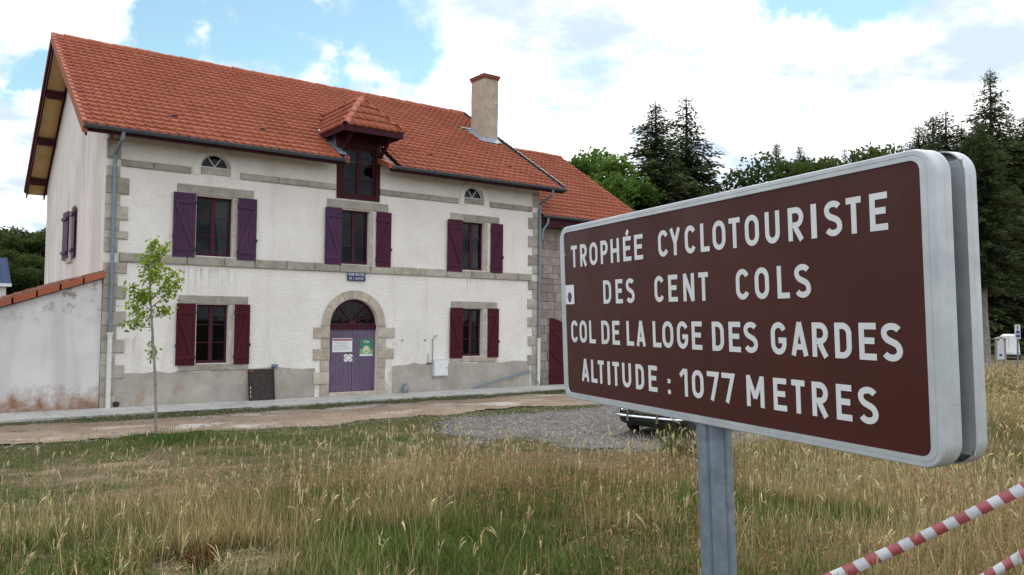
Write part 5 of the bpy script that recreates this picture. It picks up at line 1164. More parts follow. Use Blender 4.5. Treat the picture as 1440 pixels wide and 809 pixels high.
def classic_car():
    ang = math.atan2(.22, .975); o = thing('classic_car', 'black vintage saloon car with chrome bumper parked on the gravel behind the brown sign', 'car', (8.62, -11.20, .012)); o.rotation_euler = (0, 0, ang)
    S = [(.06, .62, .30, .66), (.10, .70, .22, .74), (.25, .76, .19, .80), (.8, .80, .18, .86), (1.5, .82, .18, .92), (2.4, .83, .18, .95), (3.2, .82, .19, .93), (3.9, .78, .24, .86), (4.2, .70, .38, .78), (4.28, .60, .44, .70)]
    body = loft([(x, sring(h, a, b, 4, top=.93)) for x, h, a, b in S], 'carblack', 'body', o)
    C_ = [(1.28, .62, .90, .93), (1.75, .66, .88, 1.33), (2.1, .64, .88, 1.41), (2.7, .63, .88, 1.42), (3.1, .62, .88, 1.36), (3.55, .60, .86, .96)]
    loft([(x, sring(h, a, b, 4, top=.86)) for x, h, a, b in C_], 'carglass', 'glasshouse', o)
    loft([(x, sring(h, a, b, 4, top=.9)) for x, h, a, b in [(1.72, .57, 1.33, 1.35), (2.1, .59, 1.36, 1.43), (2.7, .58, 1.37, 1.44), (3.15, .55, 1.32, 1.37)]], 'carblack', 'car_roof', o)
    for y in (-.60, .60): MB().beam((1.32, y, .92), (1.74, y*.93, 1.34), .05, .05).beam((2.42, y*1.04, .93), (2.42, y*.97, 1.39), .05, .05).beam((3.12, y*.93, 1.34), (3.5, y, .93), .06, .06).build('pillar', 'carblack', o)
    for x in (.78, 3.35):
        for y in (-.70, .70): wheel(o, x, y, .31, .17)
    for x, s_ in ((-.02, -1), (4.34, 1)):
        P = [(x-s_*.38, -.83, .43), (x-s_*.10, -.82, .43), (x-s_*.02, -.70, .43), (x, -.35, .43), (x+s_*.015, 0, .43), (x, .35, .43), (x-s_*.02, .70, .43), (x-s_*.10, .82, .43), (x-s_*.38, .83, .43)]
        mb = MB().tube(P, [.02, .028, .030, .030, .030, .030, .030, .028, .02], 10); mb.v = [(a, b, .43+(c-.43)*.9) for a, b, c in mb.v]; bo_ = mb.build('bumper', 'chrome', o, True)
        for y in (-.36, .36): MB().prism([(y-.028, .33), (y+.028, .33), (y+.022, .56), (y, .58), (y-.022, .56)], x+s_*.03-.045, x+s_*.03+.045, 'x').build('overrider', 'chrome', bo_)
        for y in (-.5, .5): MB().box(*sorted((x-s_*.02, x-s_*.16)), y-.02, y+.02, .40, .46).build('bumper_iron', 'ironwork', bo_)
    for y in (-.53, .53):
        mb = MB().lathe([(.10, 0), (.105, .03), (.085, .045)], n=20); mb.v = [(.085-c, y+a, .62+b) for a, b, c in mb.v]; hl = mb.build('headlight', 'chrome', o, True); mb = MB().lathe([(.084, .046), (.06, .060), (.02, .066)], n=20); mb.v = [(.085-c, y+a, .62+b) for a, b, c in mb.v]; mb.build('lens', 'lens', hl, True)
        MB().box(4.26, 4.31, y-.06, y+.06, .55, .70).build('tail_light', 'redlens', o)
    gr = MB().box(.035, .065, -.30, .30, .50, .70).build('grille', 'chrome', o)
    for i in range(9): MB().box(.026, .034, -.28+.07*i-.008, -.28+.07*i+.008, .515, .685).build('grille_bar', 'ironwork', gr)
    MB().box(.03, .045, -.26, .26, .34, .395).build('number_plate', 'ironwork', o)
    for y in (-.83, .83):
        for x in (1.62, 2.5): MB().box(x, x+.14, y-.012, y+.012, .77, .80).build('door_handle', 'chrome', o)
classic_car()
def white_van():
    p = atd(1419, 507, 75); o = thing('white_van', 'white panel van parked by the dark trees at the far right', 'van', (p[0], p[1], g1(p[0], p[1])))
    v = np.array([p[0]-CAM[0], p[1]-CAM[1]]); o.rotation_euler = (0, 0, math.atan2(v[1], v[0]))
    def ring(hw, z0, z1, tp): return sring(hw, z0, z1, 5, 24, tp)
    loft([(0.0, ring(.86, .42, .80, 1)), (.05, ring(.89, .35, .92, 1)), (.12, ring(.90, .32, 2.30, .70)), (.35, ring(.90, .30, 2.40, .74)), (3.2, ring(.92, .30, 2.40, .78)), (3.9, ring(.92, .30, 2.25, .78)), (4.5, ring(.90, .32, 1.30, .92)), (5.0, ring(.86, .36, 1.05, .95))], 'vanwhite', 'body', o)
    for x in (.95, 4.1):
        for y in (-.80, .80): wheel(o, x, y, .32, .2)
    MB().box(-.10, .02, -.88, .88, .34, .52).build('bumper', 'tyre', o); MB().box(-.03, -.005, -.30, .30, .60, .72).build('number_plate', 'paper', o)
    for y in (-.72, .72): MB().box(-.02, .06, y-.10, y+.10, .62, .78).build('tail_light', 'redlens', o)
    for y in (-.93, .93): MB().box(3.1, 3.85, y*.84-.01, y*.84+.01, 1.45, 1.95).build('side_window', 'carglass', o)
    MB().box(.04, .075, -.012, .012, .60, 2.2).build('door_seam', 'print', o)
white_van()
# information board and parking sign by the far road
def info_board():
    p = atd(1407, 513, 47); o = thing('information_board', 'weathered grey information board on two posts beside the far road', 'board', (p[0], p[1], g1(p[0], p[1]))); v = np.array([p[0]-CAM[0], p[1]-CAM[1]]); o.rotation_euler = (0, 0, math.atan2(v[1], v[0])-math.pi/2+R(52))
    for x in (-.36, .36): MB().box(x-.055, x+.055, -.055, .055, -.2, 1.80).build('post', 'woodgrey', o)
    MB().box(-.30, .30, -.03, .03, .62, 1.72).build('panel', 'whitegrey', o); MB().box(-.12, .10, -.034, -.031, .80, .95).build('printed_mark', 'signblue', o); MB().prism([(-.45, 1.80), (.45, 1.80), (.45, 1.84), (0, 1.95), (-.45, 1.84)], -.09, .09).build('cap_board', 'woodgrey', o)
info_board()
def parking_sign():
    p = atd(1431.5, 513, 48); o = thing('parking_sign', 'narrow white sign with blue squares on a grey post at the far right', 'sign', (p[0], p[1], g1(p[0], p[1]))); v = np.array([p[0]-CAM[0], p[1]-CAM[1]]); o.rotation_euler = (0, 0, math.atan2(v[1], v[0])-math.pi/2)
    MB().tube([(0, 0, -.2), (0, 0, 2.7)], .055, 10).build('post', 'galv', o); MB().box(-.15, .15, -.085, -.06, 1.86, 2.72).build('panel', 'white', o)
    for z in (1.95, 2.19): MB().box(-.07, .11, -.09, -.0855, z, z+.17).build('blue_square', 'signblue', o)
    MB().prism([(-.02, 2.45), (.03, 2.45), (.03, 2.56), (.06, 2.56), (.005, 2.65), (-.05, 2.56), (-.02, 2.56)], -.09, -.0855).build('arrow', 'signblue', o)
parking_sign()
# blue-roofed barn at the left edge
def barn():
    p = atd(16, 402, 62); o = thing('blue_roofed_barn', 'barn with dark blue sheet metal roof at the far left edge', 'barn'); v = np.array([p[0]-CAM[0], p[1]-CAM[1]]); v /= np.linalg.norm(v); r_ = np.array([v[1], -v[0]])
    def P(a, b, z): return (p[0]+r_[0]*a+v[0]*b, p[1]+r_[1]*a+v[1]*b, z)
    e, t = p[2]+.15, p[2]+2.45; W_ = -12.0
    wb = MB(); wb.hexa([P(W_, .3, -.8), P(-.35, .3, -.8), P(-.35, 9, -.8), P(W_, 9, -.8), P(W_, .3, e), P(-.35, .3, e), P(-.35, 9, e), P(W_, 9, e)]); wb.build('wall', 'whitegrey', o)
    rb = MB(); rb.hexa([P(W_-.3, 0, e), P(0, 0, e), P(0, 9.3, e), P(W_-.3, 9.3, e), P(W_-.1, 1.2, t-.05), P(-.35, 1.2, t-.25), P(-1.4, 8, t+.1), P(W_-.1, 8, t+.1)]); ro = rb.build('roof', 'blueroof', o)
    for i in range(18):
        a = -.12-.42*i; MB().beam(P(a, -.02, e+.05), P(a-.3+.0*i, 1.18, t-.2), .03, .05).build('roof_seam', 'blueroof', ro)
    MB().hexa([P(W_-.3, -.06, e-.22), P(.02, -.06, e-.22), P(.02, 0, e-.22), P(W_-.3, 0, e-.22), P(W_-.3, -.06, e+.02), P(.02, -.06, e+.02), P(.02, 0, e+.02), P(W_-.3, 0, e+.02)]).build('fascia', 'white', ro)
barn()

# ------------------------------------------------------------------ trees
def diamonds(P, Dr, Ln, Wd, nrm):
    """n two-triangle leaves: base P, direction Dr, length, width; returns verts, faces"""
    sd_ = np.cross(Dr, nrm); sd_ /= np.linalg.norm(sd_, axis=1, keepdims=True)+1e-9
    V = np.stack([P, P+Dr*(Ln*.5)[:, None]+sd_*(Wd*.5)[:, None], P+Dr*Ln[:, None], P+Dr*(Ln*.5)[:, None]-sd_*(Wd*.5)[:, None]], 1)
    F = (np.arange(len(P))*4)[:, None]+np.array([[0, 1, 2, 3]]); return V.reshape(-1, 3), F
def unit(a): return a/(np.linalg.norm(a, axis=-1, keepdims=True)+1e-9)
def spruce_meshes(seed, H, Rm, low=.05, dens=1.0, droop=.35, power=.85):
    g = np.random.default_rng(seed); Ps = []; Ds = []; Ls = []; Ws = []; tint = []; limbs = MB()
    z = low*H
    while z < H*.985:
        t = z/H; nb = int(g.integers(5, 8)); az0 = g.uniform(0, 6.28); lump = .72+.5*g.random()
        for b in range(nb):
            az = az0+6.283*b/nb+g.uniform(-.35, .35); Lb = Rm*((1-t)**power)*g.uniform(.55, 1.18)*lump*(1 if t > .12 else .7)+.07
            d0 = np.array([math.cos(az), math.sin(az), 0]); rise = .55*t**2-.12; n = max(4, int(Lb/.085*dens))
            s = (np.arange(n)+g.random(n))/n; s = s**.8
            zoff = rise*Lb*s-droop*Lb*s**2+.12*Lb*s**4
            C = d0[None]*(Lb*s)[:, None]+np.array([0, 0, z])+np.array([0, 0, 1.])*zoff[:, None]
            for k_ in range(4):
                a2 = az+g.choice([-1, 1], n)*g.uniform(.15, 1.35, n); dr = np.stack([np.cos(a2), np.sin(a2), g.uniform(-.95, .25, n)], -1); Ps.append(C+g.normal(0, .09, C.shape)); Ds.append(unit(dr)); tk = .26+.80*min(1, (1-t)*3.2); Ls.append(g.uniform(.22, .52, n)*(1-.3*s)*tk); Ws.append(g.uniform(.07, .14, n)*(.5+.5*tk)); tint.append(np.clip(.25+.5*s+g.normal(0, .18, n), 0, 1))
            if Lb > .8: limbs.tube([(0, 0, z), tuple(d0*Lb*.5+np.array([0, 0, z+rise*Lb*.5-droop*Lb*.25])), tuple(d0*Lb*.92+np.array([0, 0, z+rise*Lb*.92-droop*Lb*.8]))], [.035, .022, .008], 4, False)
        z += g.uniform(.16, .34)*(1+.5*(1-t))/dens**.3
    # leader
    P = np.concatenate(Ps); Dr = np.concatenate(Ds); nrm = unit(np.array([0, 0, 1.])+g.normal(0, .6, P.shape)); V, F = diamonds(P, Dr, np.concatenate(Ls), np.concatenate(Ws), nrm)
    crown = npmesh('crown', V, F, 'spruce', np.repeat(np.concatenate(tint), 4)); r0 = .012*H+.05
    limbs.tube([(0, 0, -.4), (0, 0, .3), (.02, 0, H*.4), (0, .02, H*.8), (0, 0, H*1.0)], [r0*1.3, r0, r0*.7, r0*.28, .012], 10)
    return crown, limbs.mesh('trunk', 'bark')
def broad_meshes(seed, H, Rw, m, lobes=46, leaf=.25, per=420, zlow=.28):
    g = np.random.default_rng(seed); Ps = []; tint = []; cen = []
    for i in range(lobes):
        u = g.normal(size=3); u /= np.linalg.norm(u); rr = g.uniform(.45, 1.0)
        c = np.array([u[0]*Rw*rr, u[1]*Rw*rr, H*(zlow+.5*(1-zlow))+u[2]*H*(1-zlow)*.46*rr]); cen.append(c); rad = g.uniform(.5, 1.15)*Rw*.30
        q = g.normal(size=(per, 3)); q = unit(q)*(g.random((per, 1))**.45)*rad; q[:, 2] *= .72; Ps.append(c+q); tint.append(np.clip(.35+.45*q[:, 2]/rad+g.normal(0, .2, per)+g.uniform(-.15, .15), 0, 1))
    P = np.concatenate(Ps); n = len(P); Dr = unit(g.normal(size=(n, 3))+np.array([0, 0, -.25])); V, F = diamonds(P, Dr, g.uniform(.7, 1.3, n)*leaf, g.uniform(.45, .75, n)*leaf, unit(g.normal(size=(n, 3))+np.array([0, 0, .8])))
    crown = npmesh('crown', V, F, m, np.repeat(np.concatenate(tint), 4)); tr = MB(); r0 = .018*H+.03
    tr.tube([(0, 0, -.4), (.02, 0, H*.15), (.08, .05, H*.4), (0, 0, H*.8)], [r0*1.3, r0, r0*.75, r0*.2], 10)
    for c in cen[::2]: a = np.array([.05, .02, H*g.uniform(.2, .5)]); tr.tube([tuple(a), tuple((a+c)/2+np.array([0, 0, .3])), tuple(c)], [r0*.35, r0*.2, r0*.06], 5, False)
    return crown, tr.mesh('trunk', 'bark')
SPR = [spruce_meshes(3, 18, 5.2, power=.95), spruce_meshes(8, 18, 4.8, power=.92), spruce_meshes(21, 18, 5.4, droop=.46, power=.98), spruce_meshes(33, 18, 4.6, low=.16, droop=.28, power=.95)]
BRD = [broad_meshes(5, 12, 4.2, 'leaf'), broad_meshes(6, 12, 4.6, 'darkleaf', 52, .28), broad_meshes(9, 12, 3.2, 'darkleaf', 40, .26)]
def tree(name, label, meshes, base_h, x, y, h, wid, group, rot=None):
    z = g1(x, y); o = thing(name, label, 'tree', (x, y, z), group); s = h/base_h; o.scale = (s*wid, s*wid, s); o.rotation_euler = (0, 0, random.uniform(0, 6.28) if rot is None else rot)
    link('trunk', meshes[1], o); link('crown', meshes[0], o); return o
def tree_px(name, label, meshes, base_h, u, vtop, dist, wid, group, rot=None):
    p = atd(u, vtop, dist); return tree(name, label, meshes, base_h, p[0], p[1], p[2]-g1(p[0], p[1]), wid, group, rot)
G1 = 'spruces behind the annex'; G2 = 'conifers at the dark wood edge'; G3 = 'trees along the skyline behind the sign'; G4 = 'trees of the wood behind the barn'
tree_px('spruce_tree', 'dark full spruce, left of the pair rising behind the annex roof', SPR[0], 18, 922, 140, 55, 1.65, G1)
tree_px('spruce_tree', 'dark spruce, slightly taller right one of the pair behind the annex', SPR[1], 18, 965, 133, 58, 1.55, G1)
tree_px('spruce_tree', 'low broad spruce filling the foot of the pair on the right', SPR[2], 18, 990, 268, 52, 1.9, G1)
tree_px('spruce_tree', 'narrow small spruce between the leafy tree and the spruce pair', SPR[3], 18, 862, 222, 60, 1.1, G1); tree_px('spruce_tree', 'small spruce just left of the narrow one behind the annex', SPR[1], 18, 838, 220, 63, 1.1, G1)
tree_px('spruce_tree', 'drooping spruce low between annex roof edge and the pair', SPR[0], 18, 893, 235, 54, 1.7, G1)
tree_px('leafy_tree', 'bright green leafy tree showing above the annex ridge', BRD[0], 12, 795, 200, 52, 1.15, 'leafy trees behind the annex'); tree_px('leafy_tree', 'smaller green leafy tree by the annex roof edge', BRD[0], 12, 842, 240, 56, 1.0, 'leafy trees behind the annex')
skyl = [(1052, 228, 60, BRD[1], 12, 'leafy_tree', 'dark leafy tree starting the row above the sign'), (1092, 196, 62, SPR[3], 18, 'spruce_tree', 'thin-topped spruce in the row above the sign lettering'), (1125, 200, 60, SPR[0], 18, 'spruce_tree', 'feathery spruce right of the thin-topped spruce'), (1160, 196, 58, BRD[1], 12, 'leafy_tree', 'broad dark leafy tree in the middle of the skyline row'), (1188, 205, 64, SPR[1], 18, 'spruce_tree', 'small spruce tip behind the broad dark leafy tree'), (1222, 203, 60, BRD[2], 12, 'leafy_tree', 'rounded dark tree near the sign corner'), (1250, 208, 66, SPR[3], 18, 'spruce_tree', 'slim spruce just left of the sign corner')]
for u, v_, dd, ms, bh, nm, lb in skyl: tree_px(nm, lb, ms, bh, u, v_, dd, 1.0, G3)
wood = [(1392, 95, 84, SPR[2], 1.15, 'tallest dark spruce spearing the sky at the right'), (1292, 172, 86, SPR[0], 1.35, 'spruce with a rounded top just above the sign corner'), (1330, 152, 82, SPR[1], 1.5, 'dense dark spruce left of the tallest one'), (1352, 175, 83, SPR[3], 1.5, 'shorter spruce tucked against the tallest one'), (1440, 160, 85, SPR[0], 1.5, 'olive-tinged spruce at the right picture edge'), (1418, 225, 88, SPR[2], 1.7, 'low spruce hanging branches over the parked van'), (1480, 120, 86, SPR[1], 1.5, 'spruce just beyond the right picture edge'), (1530, 150, 84, SPR[2], 1.5, 'spruce farther beyond the right picture edge'),
        (1310, 205, 95, SPR[2], 1.7, 'deep wood spruce behind the sign frame'), (1365, 190, 100, SPR[0], 1.7, 'deep wood spruce behind the tallest one'), (1405, 200, 104, SPR[1], 1.8, 'deep wood spruce above the white van'), (1445, 210, 102, SPR[2], 1.8, 'deep wood spruce above the narrow parking sign'), (1485, 200, 98, SPR[0], 1.8, 'deep wood spruce past the right edge')]
wood += [(1268, 200, 80, SPR[1], 1.4, 'small spruce beginning the dark wood above the sign edge'), (1312, 158, 90, SPR[3], 1.5, 'spruce between the rounded one and the dense dark one'), (1372, 165, 79, SPR[0], 1.3, 'spruce against the left flank of the tallest one'), (1420, 168, 92, SPR[1], 1.4, 'spruce against the right flank of the tallest one')]
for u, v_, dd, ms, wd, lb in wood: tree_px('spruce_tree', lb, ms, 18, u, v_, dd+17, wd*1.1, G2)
# bare pale trunk at the wood edge
pt = atd(1386, 500, 44); to = thing('bare_trunk_tree', 'tree with a pale bare trunk standing beside the sign edge', 'tree', (pt[0], pt[1], g1(pt[0], pt[1])))
MB().tube([(0, 0, -.3), (0, 0, .2), (.03, 0, 1.6), (-.05, .05, 3.4), (0, 0, 6.5)], [.36, .27, .22, .19, .12], 12).build('trunk', 'greybark', to, True); cr = link('crown', SPR[3][0], to); cr.scale = (.8, .8, .6); cr.location = (0, 0, 3.0)
lw = [(-40, 318, 78), (-14, 324, 84), (4, 312, 80), (22, 318, 76), (42, 308, 79), (58, 314, 75), (76, 312, 82), (30, 345, 70), (55, 350, 68), (8, 352, 72)]
ll = ['leafy tree beyond the left picture edge', 'leafy tree right at the left picture edge', 'leafy tree above the blue barn roof', 'dark spruce standing right of the blue barn', 'tall leafy tree midway between barn and house gable', 'leafy tree nearest to the house gable', 'leafy tree half hidden behind the house gable', 'low dark tree in front of the wood beside the barn', 'low dark tree beside the back corner of the house', 'low dark tree behind the barn roof']
for i, ((u, v_, dd), lb) in enumerate(zip(lw, ll)):
    ms, bh, nm = ((SPR[i % 3], 18, 'spruce_tree') if i in (3,) else (BRD[1+i % 2], 12, 'leafy_tree')); tree_px(nm, lb, ms, bh, u, v_, dd, 1.15, G4)
# young maple with its slender trunk
def young_tree():
    b = (.17, -5.36); o = thing('young_tree', 'slender young tree with sparse bright green leaves in front of the house', 'tree', (b[0], b[1], g1(*b))); g = np.random.default_rng(4); H = 4.1
    right = np.array([rt[0], rt[1], 0])
    def W(a, z): return right*a+np.array([0, 0, z])
    tr = MB(); spine = [W(0, -.2), W(-.01, .6), W(-.05, 1.3), W(-.14, 2.3), W(-.20, 3.0), W(-.22, 3.7), W(-.22, 4.05)]; tr.tube([tuple(p) for p in spine], [.035, .032, .029, .024, .017, .009, .004], 8)
    Ps = []; Dn = []
    br = [(-.14, 2.05, -.28, 1.62, 34, .12), (-.15, 2.35, -.85, 2.75, 110, .20), (-.16, 2.25, -.62, 2.35, 55, .17), (-.18, 2.6, -.55, 3.1, 100, .2), (-.16, 2.45, .15, 2.65, 55, .15), (-.18, 2.65, .42, 3.28, 110, .19), (-.19, 2.8, .58, 3.42, 60, .12), (-.2, 3.0, -.50, 3.75, 120, .19), (-.2, 3.1, .05, 3.55, 100, .2), (-.21, 3.3, -.35, 4.0, 80, .14), (-.21, 3.5, -.02, 4.0, 80, .15), (-.2, 2.9, -.22, 2.95, 70, .16), (-.22, 3.8, -.2, 4.1, 45, .1)]
    for a, z, a2, z2, nl, rad in br:
        nl = int(nl*1.5); a2 = -.17+(a2+.17)*.80; rad *= .78
        dep = g.uniform(-.35, .35); p0 = W(a, z); p1 = W(a2, z2)+np.array([fw[0], fw[1], 0])*dep; mid = (p0+p1)/2+np.array([0, 0, -.05]); tr.tube([tuple(p0), tuple(mid), tuple(p1)], [.012, .008, .003], 5, False)
        s = g.uniform(.35, 1.05, nl); C = p0[None]*(1-s)[:, None]**1+p1[None]*s[:, None]; Ps.append(C+g.normal(0, rad*.62, (nl, 3))*np.array([1, 1, .75]))
        for q in range(7): tw = C[q % nl]; tr.tube([tuple(tw), tuple(tw+g.normal(0, rad*.6, 3))], [.004, .002], 4, False)
    P = np.concatenate(Ps); n = len(P); V, F = diamonds(P, unit(g.normal(size=(n, 3))+np.array([0, 0, -.5])), g.uniform(.06, .11, n), g.uniform(.045, .085, n), unit(g.normal(size=(n, 3))+np.array([0, 0, .9])))
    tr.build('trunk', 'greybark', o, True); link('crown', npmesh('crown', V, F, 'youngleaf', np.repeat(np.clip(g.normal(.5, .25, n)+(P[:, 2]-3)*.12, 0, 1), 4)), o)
young_tree()

# ------------------------------------------------------------------ grass
def polar(n, d0, d1, a0, a1, pw=1.0):
    d = np.sqrt(rng.uniform(0, 1, n)**pw*(d1*d1-d0*d0)+d0*d0); a = YAW+rng.uniform(R(a0), R(a1), n); return CAM[0]+np.sin(a)*d, CAM[1]+np.cos(a)*d, d
def strips(x, y, z, h, wd, lean_, az, c0, c1, seg=2, curve=1.0):
    """tapered blades: seg segments then a point"""
    n = len(x); dx, dy = np.cos(az), np.sin(az); fx, fy = -dy, dx; a = rng.uniform(0, 6.28, n); sx, sy = np.cos(a), np.sin(a); V = []; Cc = []
    for s in range(seg+1):
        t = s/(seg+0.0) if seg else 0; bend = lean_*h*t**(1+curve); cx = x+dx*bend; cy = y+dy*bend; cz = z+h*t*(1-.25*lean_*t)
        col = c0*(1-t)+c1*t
        if s < seg:
            w_ = wd*(1-.6*t); V += [np.stack([cx-sx*w_/2, cy-sy*w_/2, cz], -1), np.stack([cx+sx*w_/2, cy+sy*w_/2, cz], -1)]; Cc += [col, col]
        else: V.append(np.stack([cx, cy, cz], -1)); Cc.append(col)
    V = np.stack(V, 1); Cc = np.stack(Cc, 1); m_ = V.shape[1]; F = []
    for s in range(seg-1): F += [(2*s, 2*s+1, 2*s+3), (2*s, 2*s+3, 2*s+2)]
    F.append((2*seg-2, 2*seg-1, 2*seg)); F = np.array(F); Fa = (np.arange(n)*m_)[:, None, None]+F[None]
    return V.reshape(-1, 3), Fa.reshape(-1, 3), Cc.reshape(-1, 3), V[:, -1]
def heads(tip, az, ln, wd, col, droop):
    """soft spikes: three rings of three around a bending axis, then a point"""
    n = len(tip); ax = np.stack([np.cos(az), np.sin(az), np.zeros(n)], -1); p = tip.copy(); V = []; th0 = droop*1.1; step = ln/4
    for r_, wk in enumerate((.35, 1.0, .8)):
        th = th0+droop*.55*r_; d = ax*np.sin(th)[:, None]+np.array([0, 0, 1.])*np.cos(th)[:, None]; s1 = unit(np.cross(d, np.array([.3, .8, .5]))); s2 = np.cross(d, s1)
        for q in range(3):
            a = q*2.094+r_*.6; V.append(p+(s1*math.cos(a)+s2*math.sin(a))*(wd/2*wk*(1+rng.normal(0, .18, n)))[:, None])
        p = p+d*(step*1.3)[:, None]
    V.append(p+d*(step*.3)[:, None]); V = np.stack(V, 1); F = []
    for r_ in range(2):
        for q in range(3): a, b = r_*3+q, r_*3+(q+1) % 3; F += [(a, b, b+3), (a, b+3, a+3)]
    F += [(6, 7, 9), (7, 8, 9), (8, 6, 9)]; F = np.array(F)
    c = np.repeat(col[:, None], 10, 1)*(1+rng.normal(0, .12, (n, 10, 1))); return V.reshape(-1, 3), ((np.arange(n)*10)[:, None, None]+F[None]).reshape(-1, 3), c.reshape(-1, 3)
def pack(name, label, parts, m='blade'):
    V = []; F = []; Cc = []; o = 0
    for v, f, c in parts: V.append(v); F.append(f+o); Cc.append(c); o += len(v)
    Cc = np.concatenate(Cc); Cc = np.concatenate([np.clip(Cc, 0, 1), np.ones((len(Cc), 1))], 1)
    ob = link(name, npmesh(name, np.concatenate(V), np.concatenate(F), m, Cc, 'col')); tag(ob, label, 'grass', kind='stuff'); return ob
def jit(c, n, s=.25, hue=.08): return np.array(c)[None]*(1+rng.normal(0, s, (n, 1)))*(1+rng.normal(0, hue, (n, 3)))
_b1, _b2 = atd(292, 806, 6.05), atd(228, 686, 10.6)
def bare(x, y):   # trodden earth: one patch at the bottom left, a smaller one behind it
    w_ = (fbm(x+7, y, 1.3)-.5)*1.3
    a = np.exp(-(((x-_b1[0])/.95)**2+((y-_b1[1])/1.0)**2)+w_)*.8; b = np.exp(-(((x-_b2[0])/1.1)**2+((y-_b2[1])/.6)**2)+w_)*.78
    return np.clip(np.maximum(a, b)+.22*fbm(x+7, y, .55), 0, 1)
def dryness(x, y, d):
    a = np.degrees(np.arctan2(x-CAM[0], y-CAM[1])-YAW)
    return fbm(x, y, .55)+.13*np.exp(-((d-11.0)/2.0)**2)*ss(-26, -8, a)-.05*(1-ss(6.5, 9.0, d))-.01
def tallness(x, y, d):
    """1 where the meadow is left tall, falling to 0 on the mown lawn nearer the house"""
    a = np.degrees(np.arctan2(x-CAM[0], y-CAM[1])-YAW); lim = 9.1+2.7*ss(-24, -5, a)+1.5*(fbm(x+11, y, .5)-.5)*2
    return 1-ss(-1.3, 1.3, d-lim)
def meadow():
    GREEN = (.145, .190, .052); DGREEN = (.050, .076, .020); OLIVE = (.19, .172, .066); STRAW = (.62, .49, .27); TAN = (.48, .355, .18); RED = (.33, .20, .115)  # DGREEN darkens the blade feet, shade low in the grass put into colour
    parts = []
    # 1 near meadow, leaf blades
    n = 270000; x, y, d = polar(n, 3.2, 14.6, -42, 44, 1.15); dry = dryness(x, y, d); b = bare(x, y); gap = fbm(x+31, y+9, .9); T = tallness(x, y, d)
    keep_ = (b < .60+.08*rng.random(n)) & (rng.random(n) < np.where(gap > .60, .30, 1.0)*(.12+.88*T)) & ~m_gravel(x, y); x, y, d, dry, T, gap = x[keep_], y[keep_], d[keep_], dry[keep_], T[keep_], gap[keep_]; n = len(x)
    k_ = np.clip((dry-.53)*5.5+rng.normal(0, .2, n), 0, 1)[:, None]
    h = (rng.uniform(.05, .20, n)+.13*(dry > .5)*rng.random(n)+.10*(gap < .42)*rng.random(n))*(.30+.70*T); az = rng.uniform(0, 6.28, n)
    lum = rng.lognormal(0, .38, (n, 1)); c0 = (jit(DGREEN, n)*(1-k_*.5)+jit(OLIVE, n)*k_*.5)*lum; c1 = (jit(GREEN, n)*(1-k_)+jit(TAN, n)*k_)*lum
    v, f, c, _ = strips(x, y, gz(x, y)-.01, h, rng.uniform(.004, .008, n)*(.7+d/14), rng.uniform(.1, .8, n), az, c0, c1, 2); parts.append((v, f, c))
    # 2 fine dry stems, no heads
    n = 80000; x, y, d = polar(n, 3.2, 14.6, -42, 44, 1.1); dry = dryness(x, y, d); b = bare(x, y); T = tallness(x, y, d); kp = (rng.random(n) < np.clip((dry-.46)*5, .05, .55)*T) & (b < .62) & ~m_gravel(x, y); x, y, d, dry = x[kp], y[kp], d[kp], dry[kp]; n = len(x)
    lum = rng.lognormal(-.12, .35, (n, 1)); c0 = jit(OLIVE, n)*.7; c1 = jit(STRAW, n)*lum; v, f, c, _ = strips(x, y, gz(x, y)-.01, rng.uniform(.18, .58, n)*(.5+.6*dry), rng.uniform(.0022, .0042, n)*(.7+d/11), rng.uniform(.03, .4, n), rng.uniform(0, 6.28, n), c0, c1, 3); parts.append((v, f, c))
    # fallen straw lying on the ground
    n = 26000; x, y, d = polar(n, 3.4, 14, -42, 44, 1.1); kp = bare(x, y) > .58; x, y, d = x[kp], y[kp], d[kp]; n = len(x); az = rng.uniform(0, 6.28, n); ln = rng.uniform(.06, .22, n); z = gz(x, y)+rng.uniform(.003, .03, n); w_ = rng.uniform(.0025, .005, n); tx, ty = np.cos(az)*ln, np.sin(az)*ln; px_, py_ = -np.sin(az)*w_, np.cos(az)*w_
    V = np.stack([np.stack([x-px_, y-py_, z], -1), np.stack([x+px_, y+py_, z], -1), np.stack([x+tx, y+ty, z+rng.normal(0, .015, n)], -1)], 1).reshape(-1, 3); parts.append((V, np.arange(n*3).reshape(-1, 3), np.repeat(jit((.44, .35, .22), n, .3), 3, 0)))
    pack('meadow_grass', 'dense green and straw meadow grass covering the foreground', parts)
    # 3 seed-head stalks
    parts = []; n = 5200; x, y, d = polar(n, 3.4, 15, -42, 44, .9); dry = dryness(x, y, d); b = bare(x, y); T = tallness(x, y, d); kp = (rng.random(n) < np.clip((dry-.30)*3.0, .14, 1)*(.035+.965*T)) & (b < .64); x, y, d = x[kp], y[kp], d[kp]; n = len(x); h = rng.uniform(.36, .84, n)*(1-.3*ss(10.5, 14.5, d)); az = rng.normal(.3, 1.1, n)
    ln_ = rng.uniform(.02, .55, n)**1.4; v, f, c, tip = strips(x, y, gz(x, y)-.01, h, rng.uniform(.0026, .0042, n)*(.7+d/12), ln_, az, jit(OLIVE, n), jit(STRAW, n), 3); parts.append((v, f, c))
    hl = rng.uniform(.05, .12, n); hd = np.clip(ln_*1.1+rng.normal(0, .12, n), 0, .8)
    for q in range(3): parts.append(heads(tip+rng.normal(0, .004, (n, 3))+np.array([0, 0, -.012*q]), az+rng.normal(0, .35, n), hl*rng.uniform(.6, 1.0, n), rng.uniform(.0035, .0085, n)*(.8+d/16), jit((.64, .53, .32), n, .26, .07), np.clip(hd+rng.normal(0, .1, n), 0, .9)))
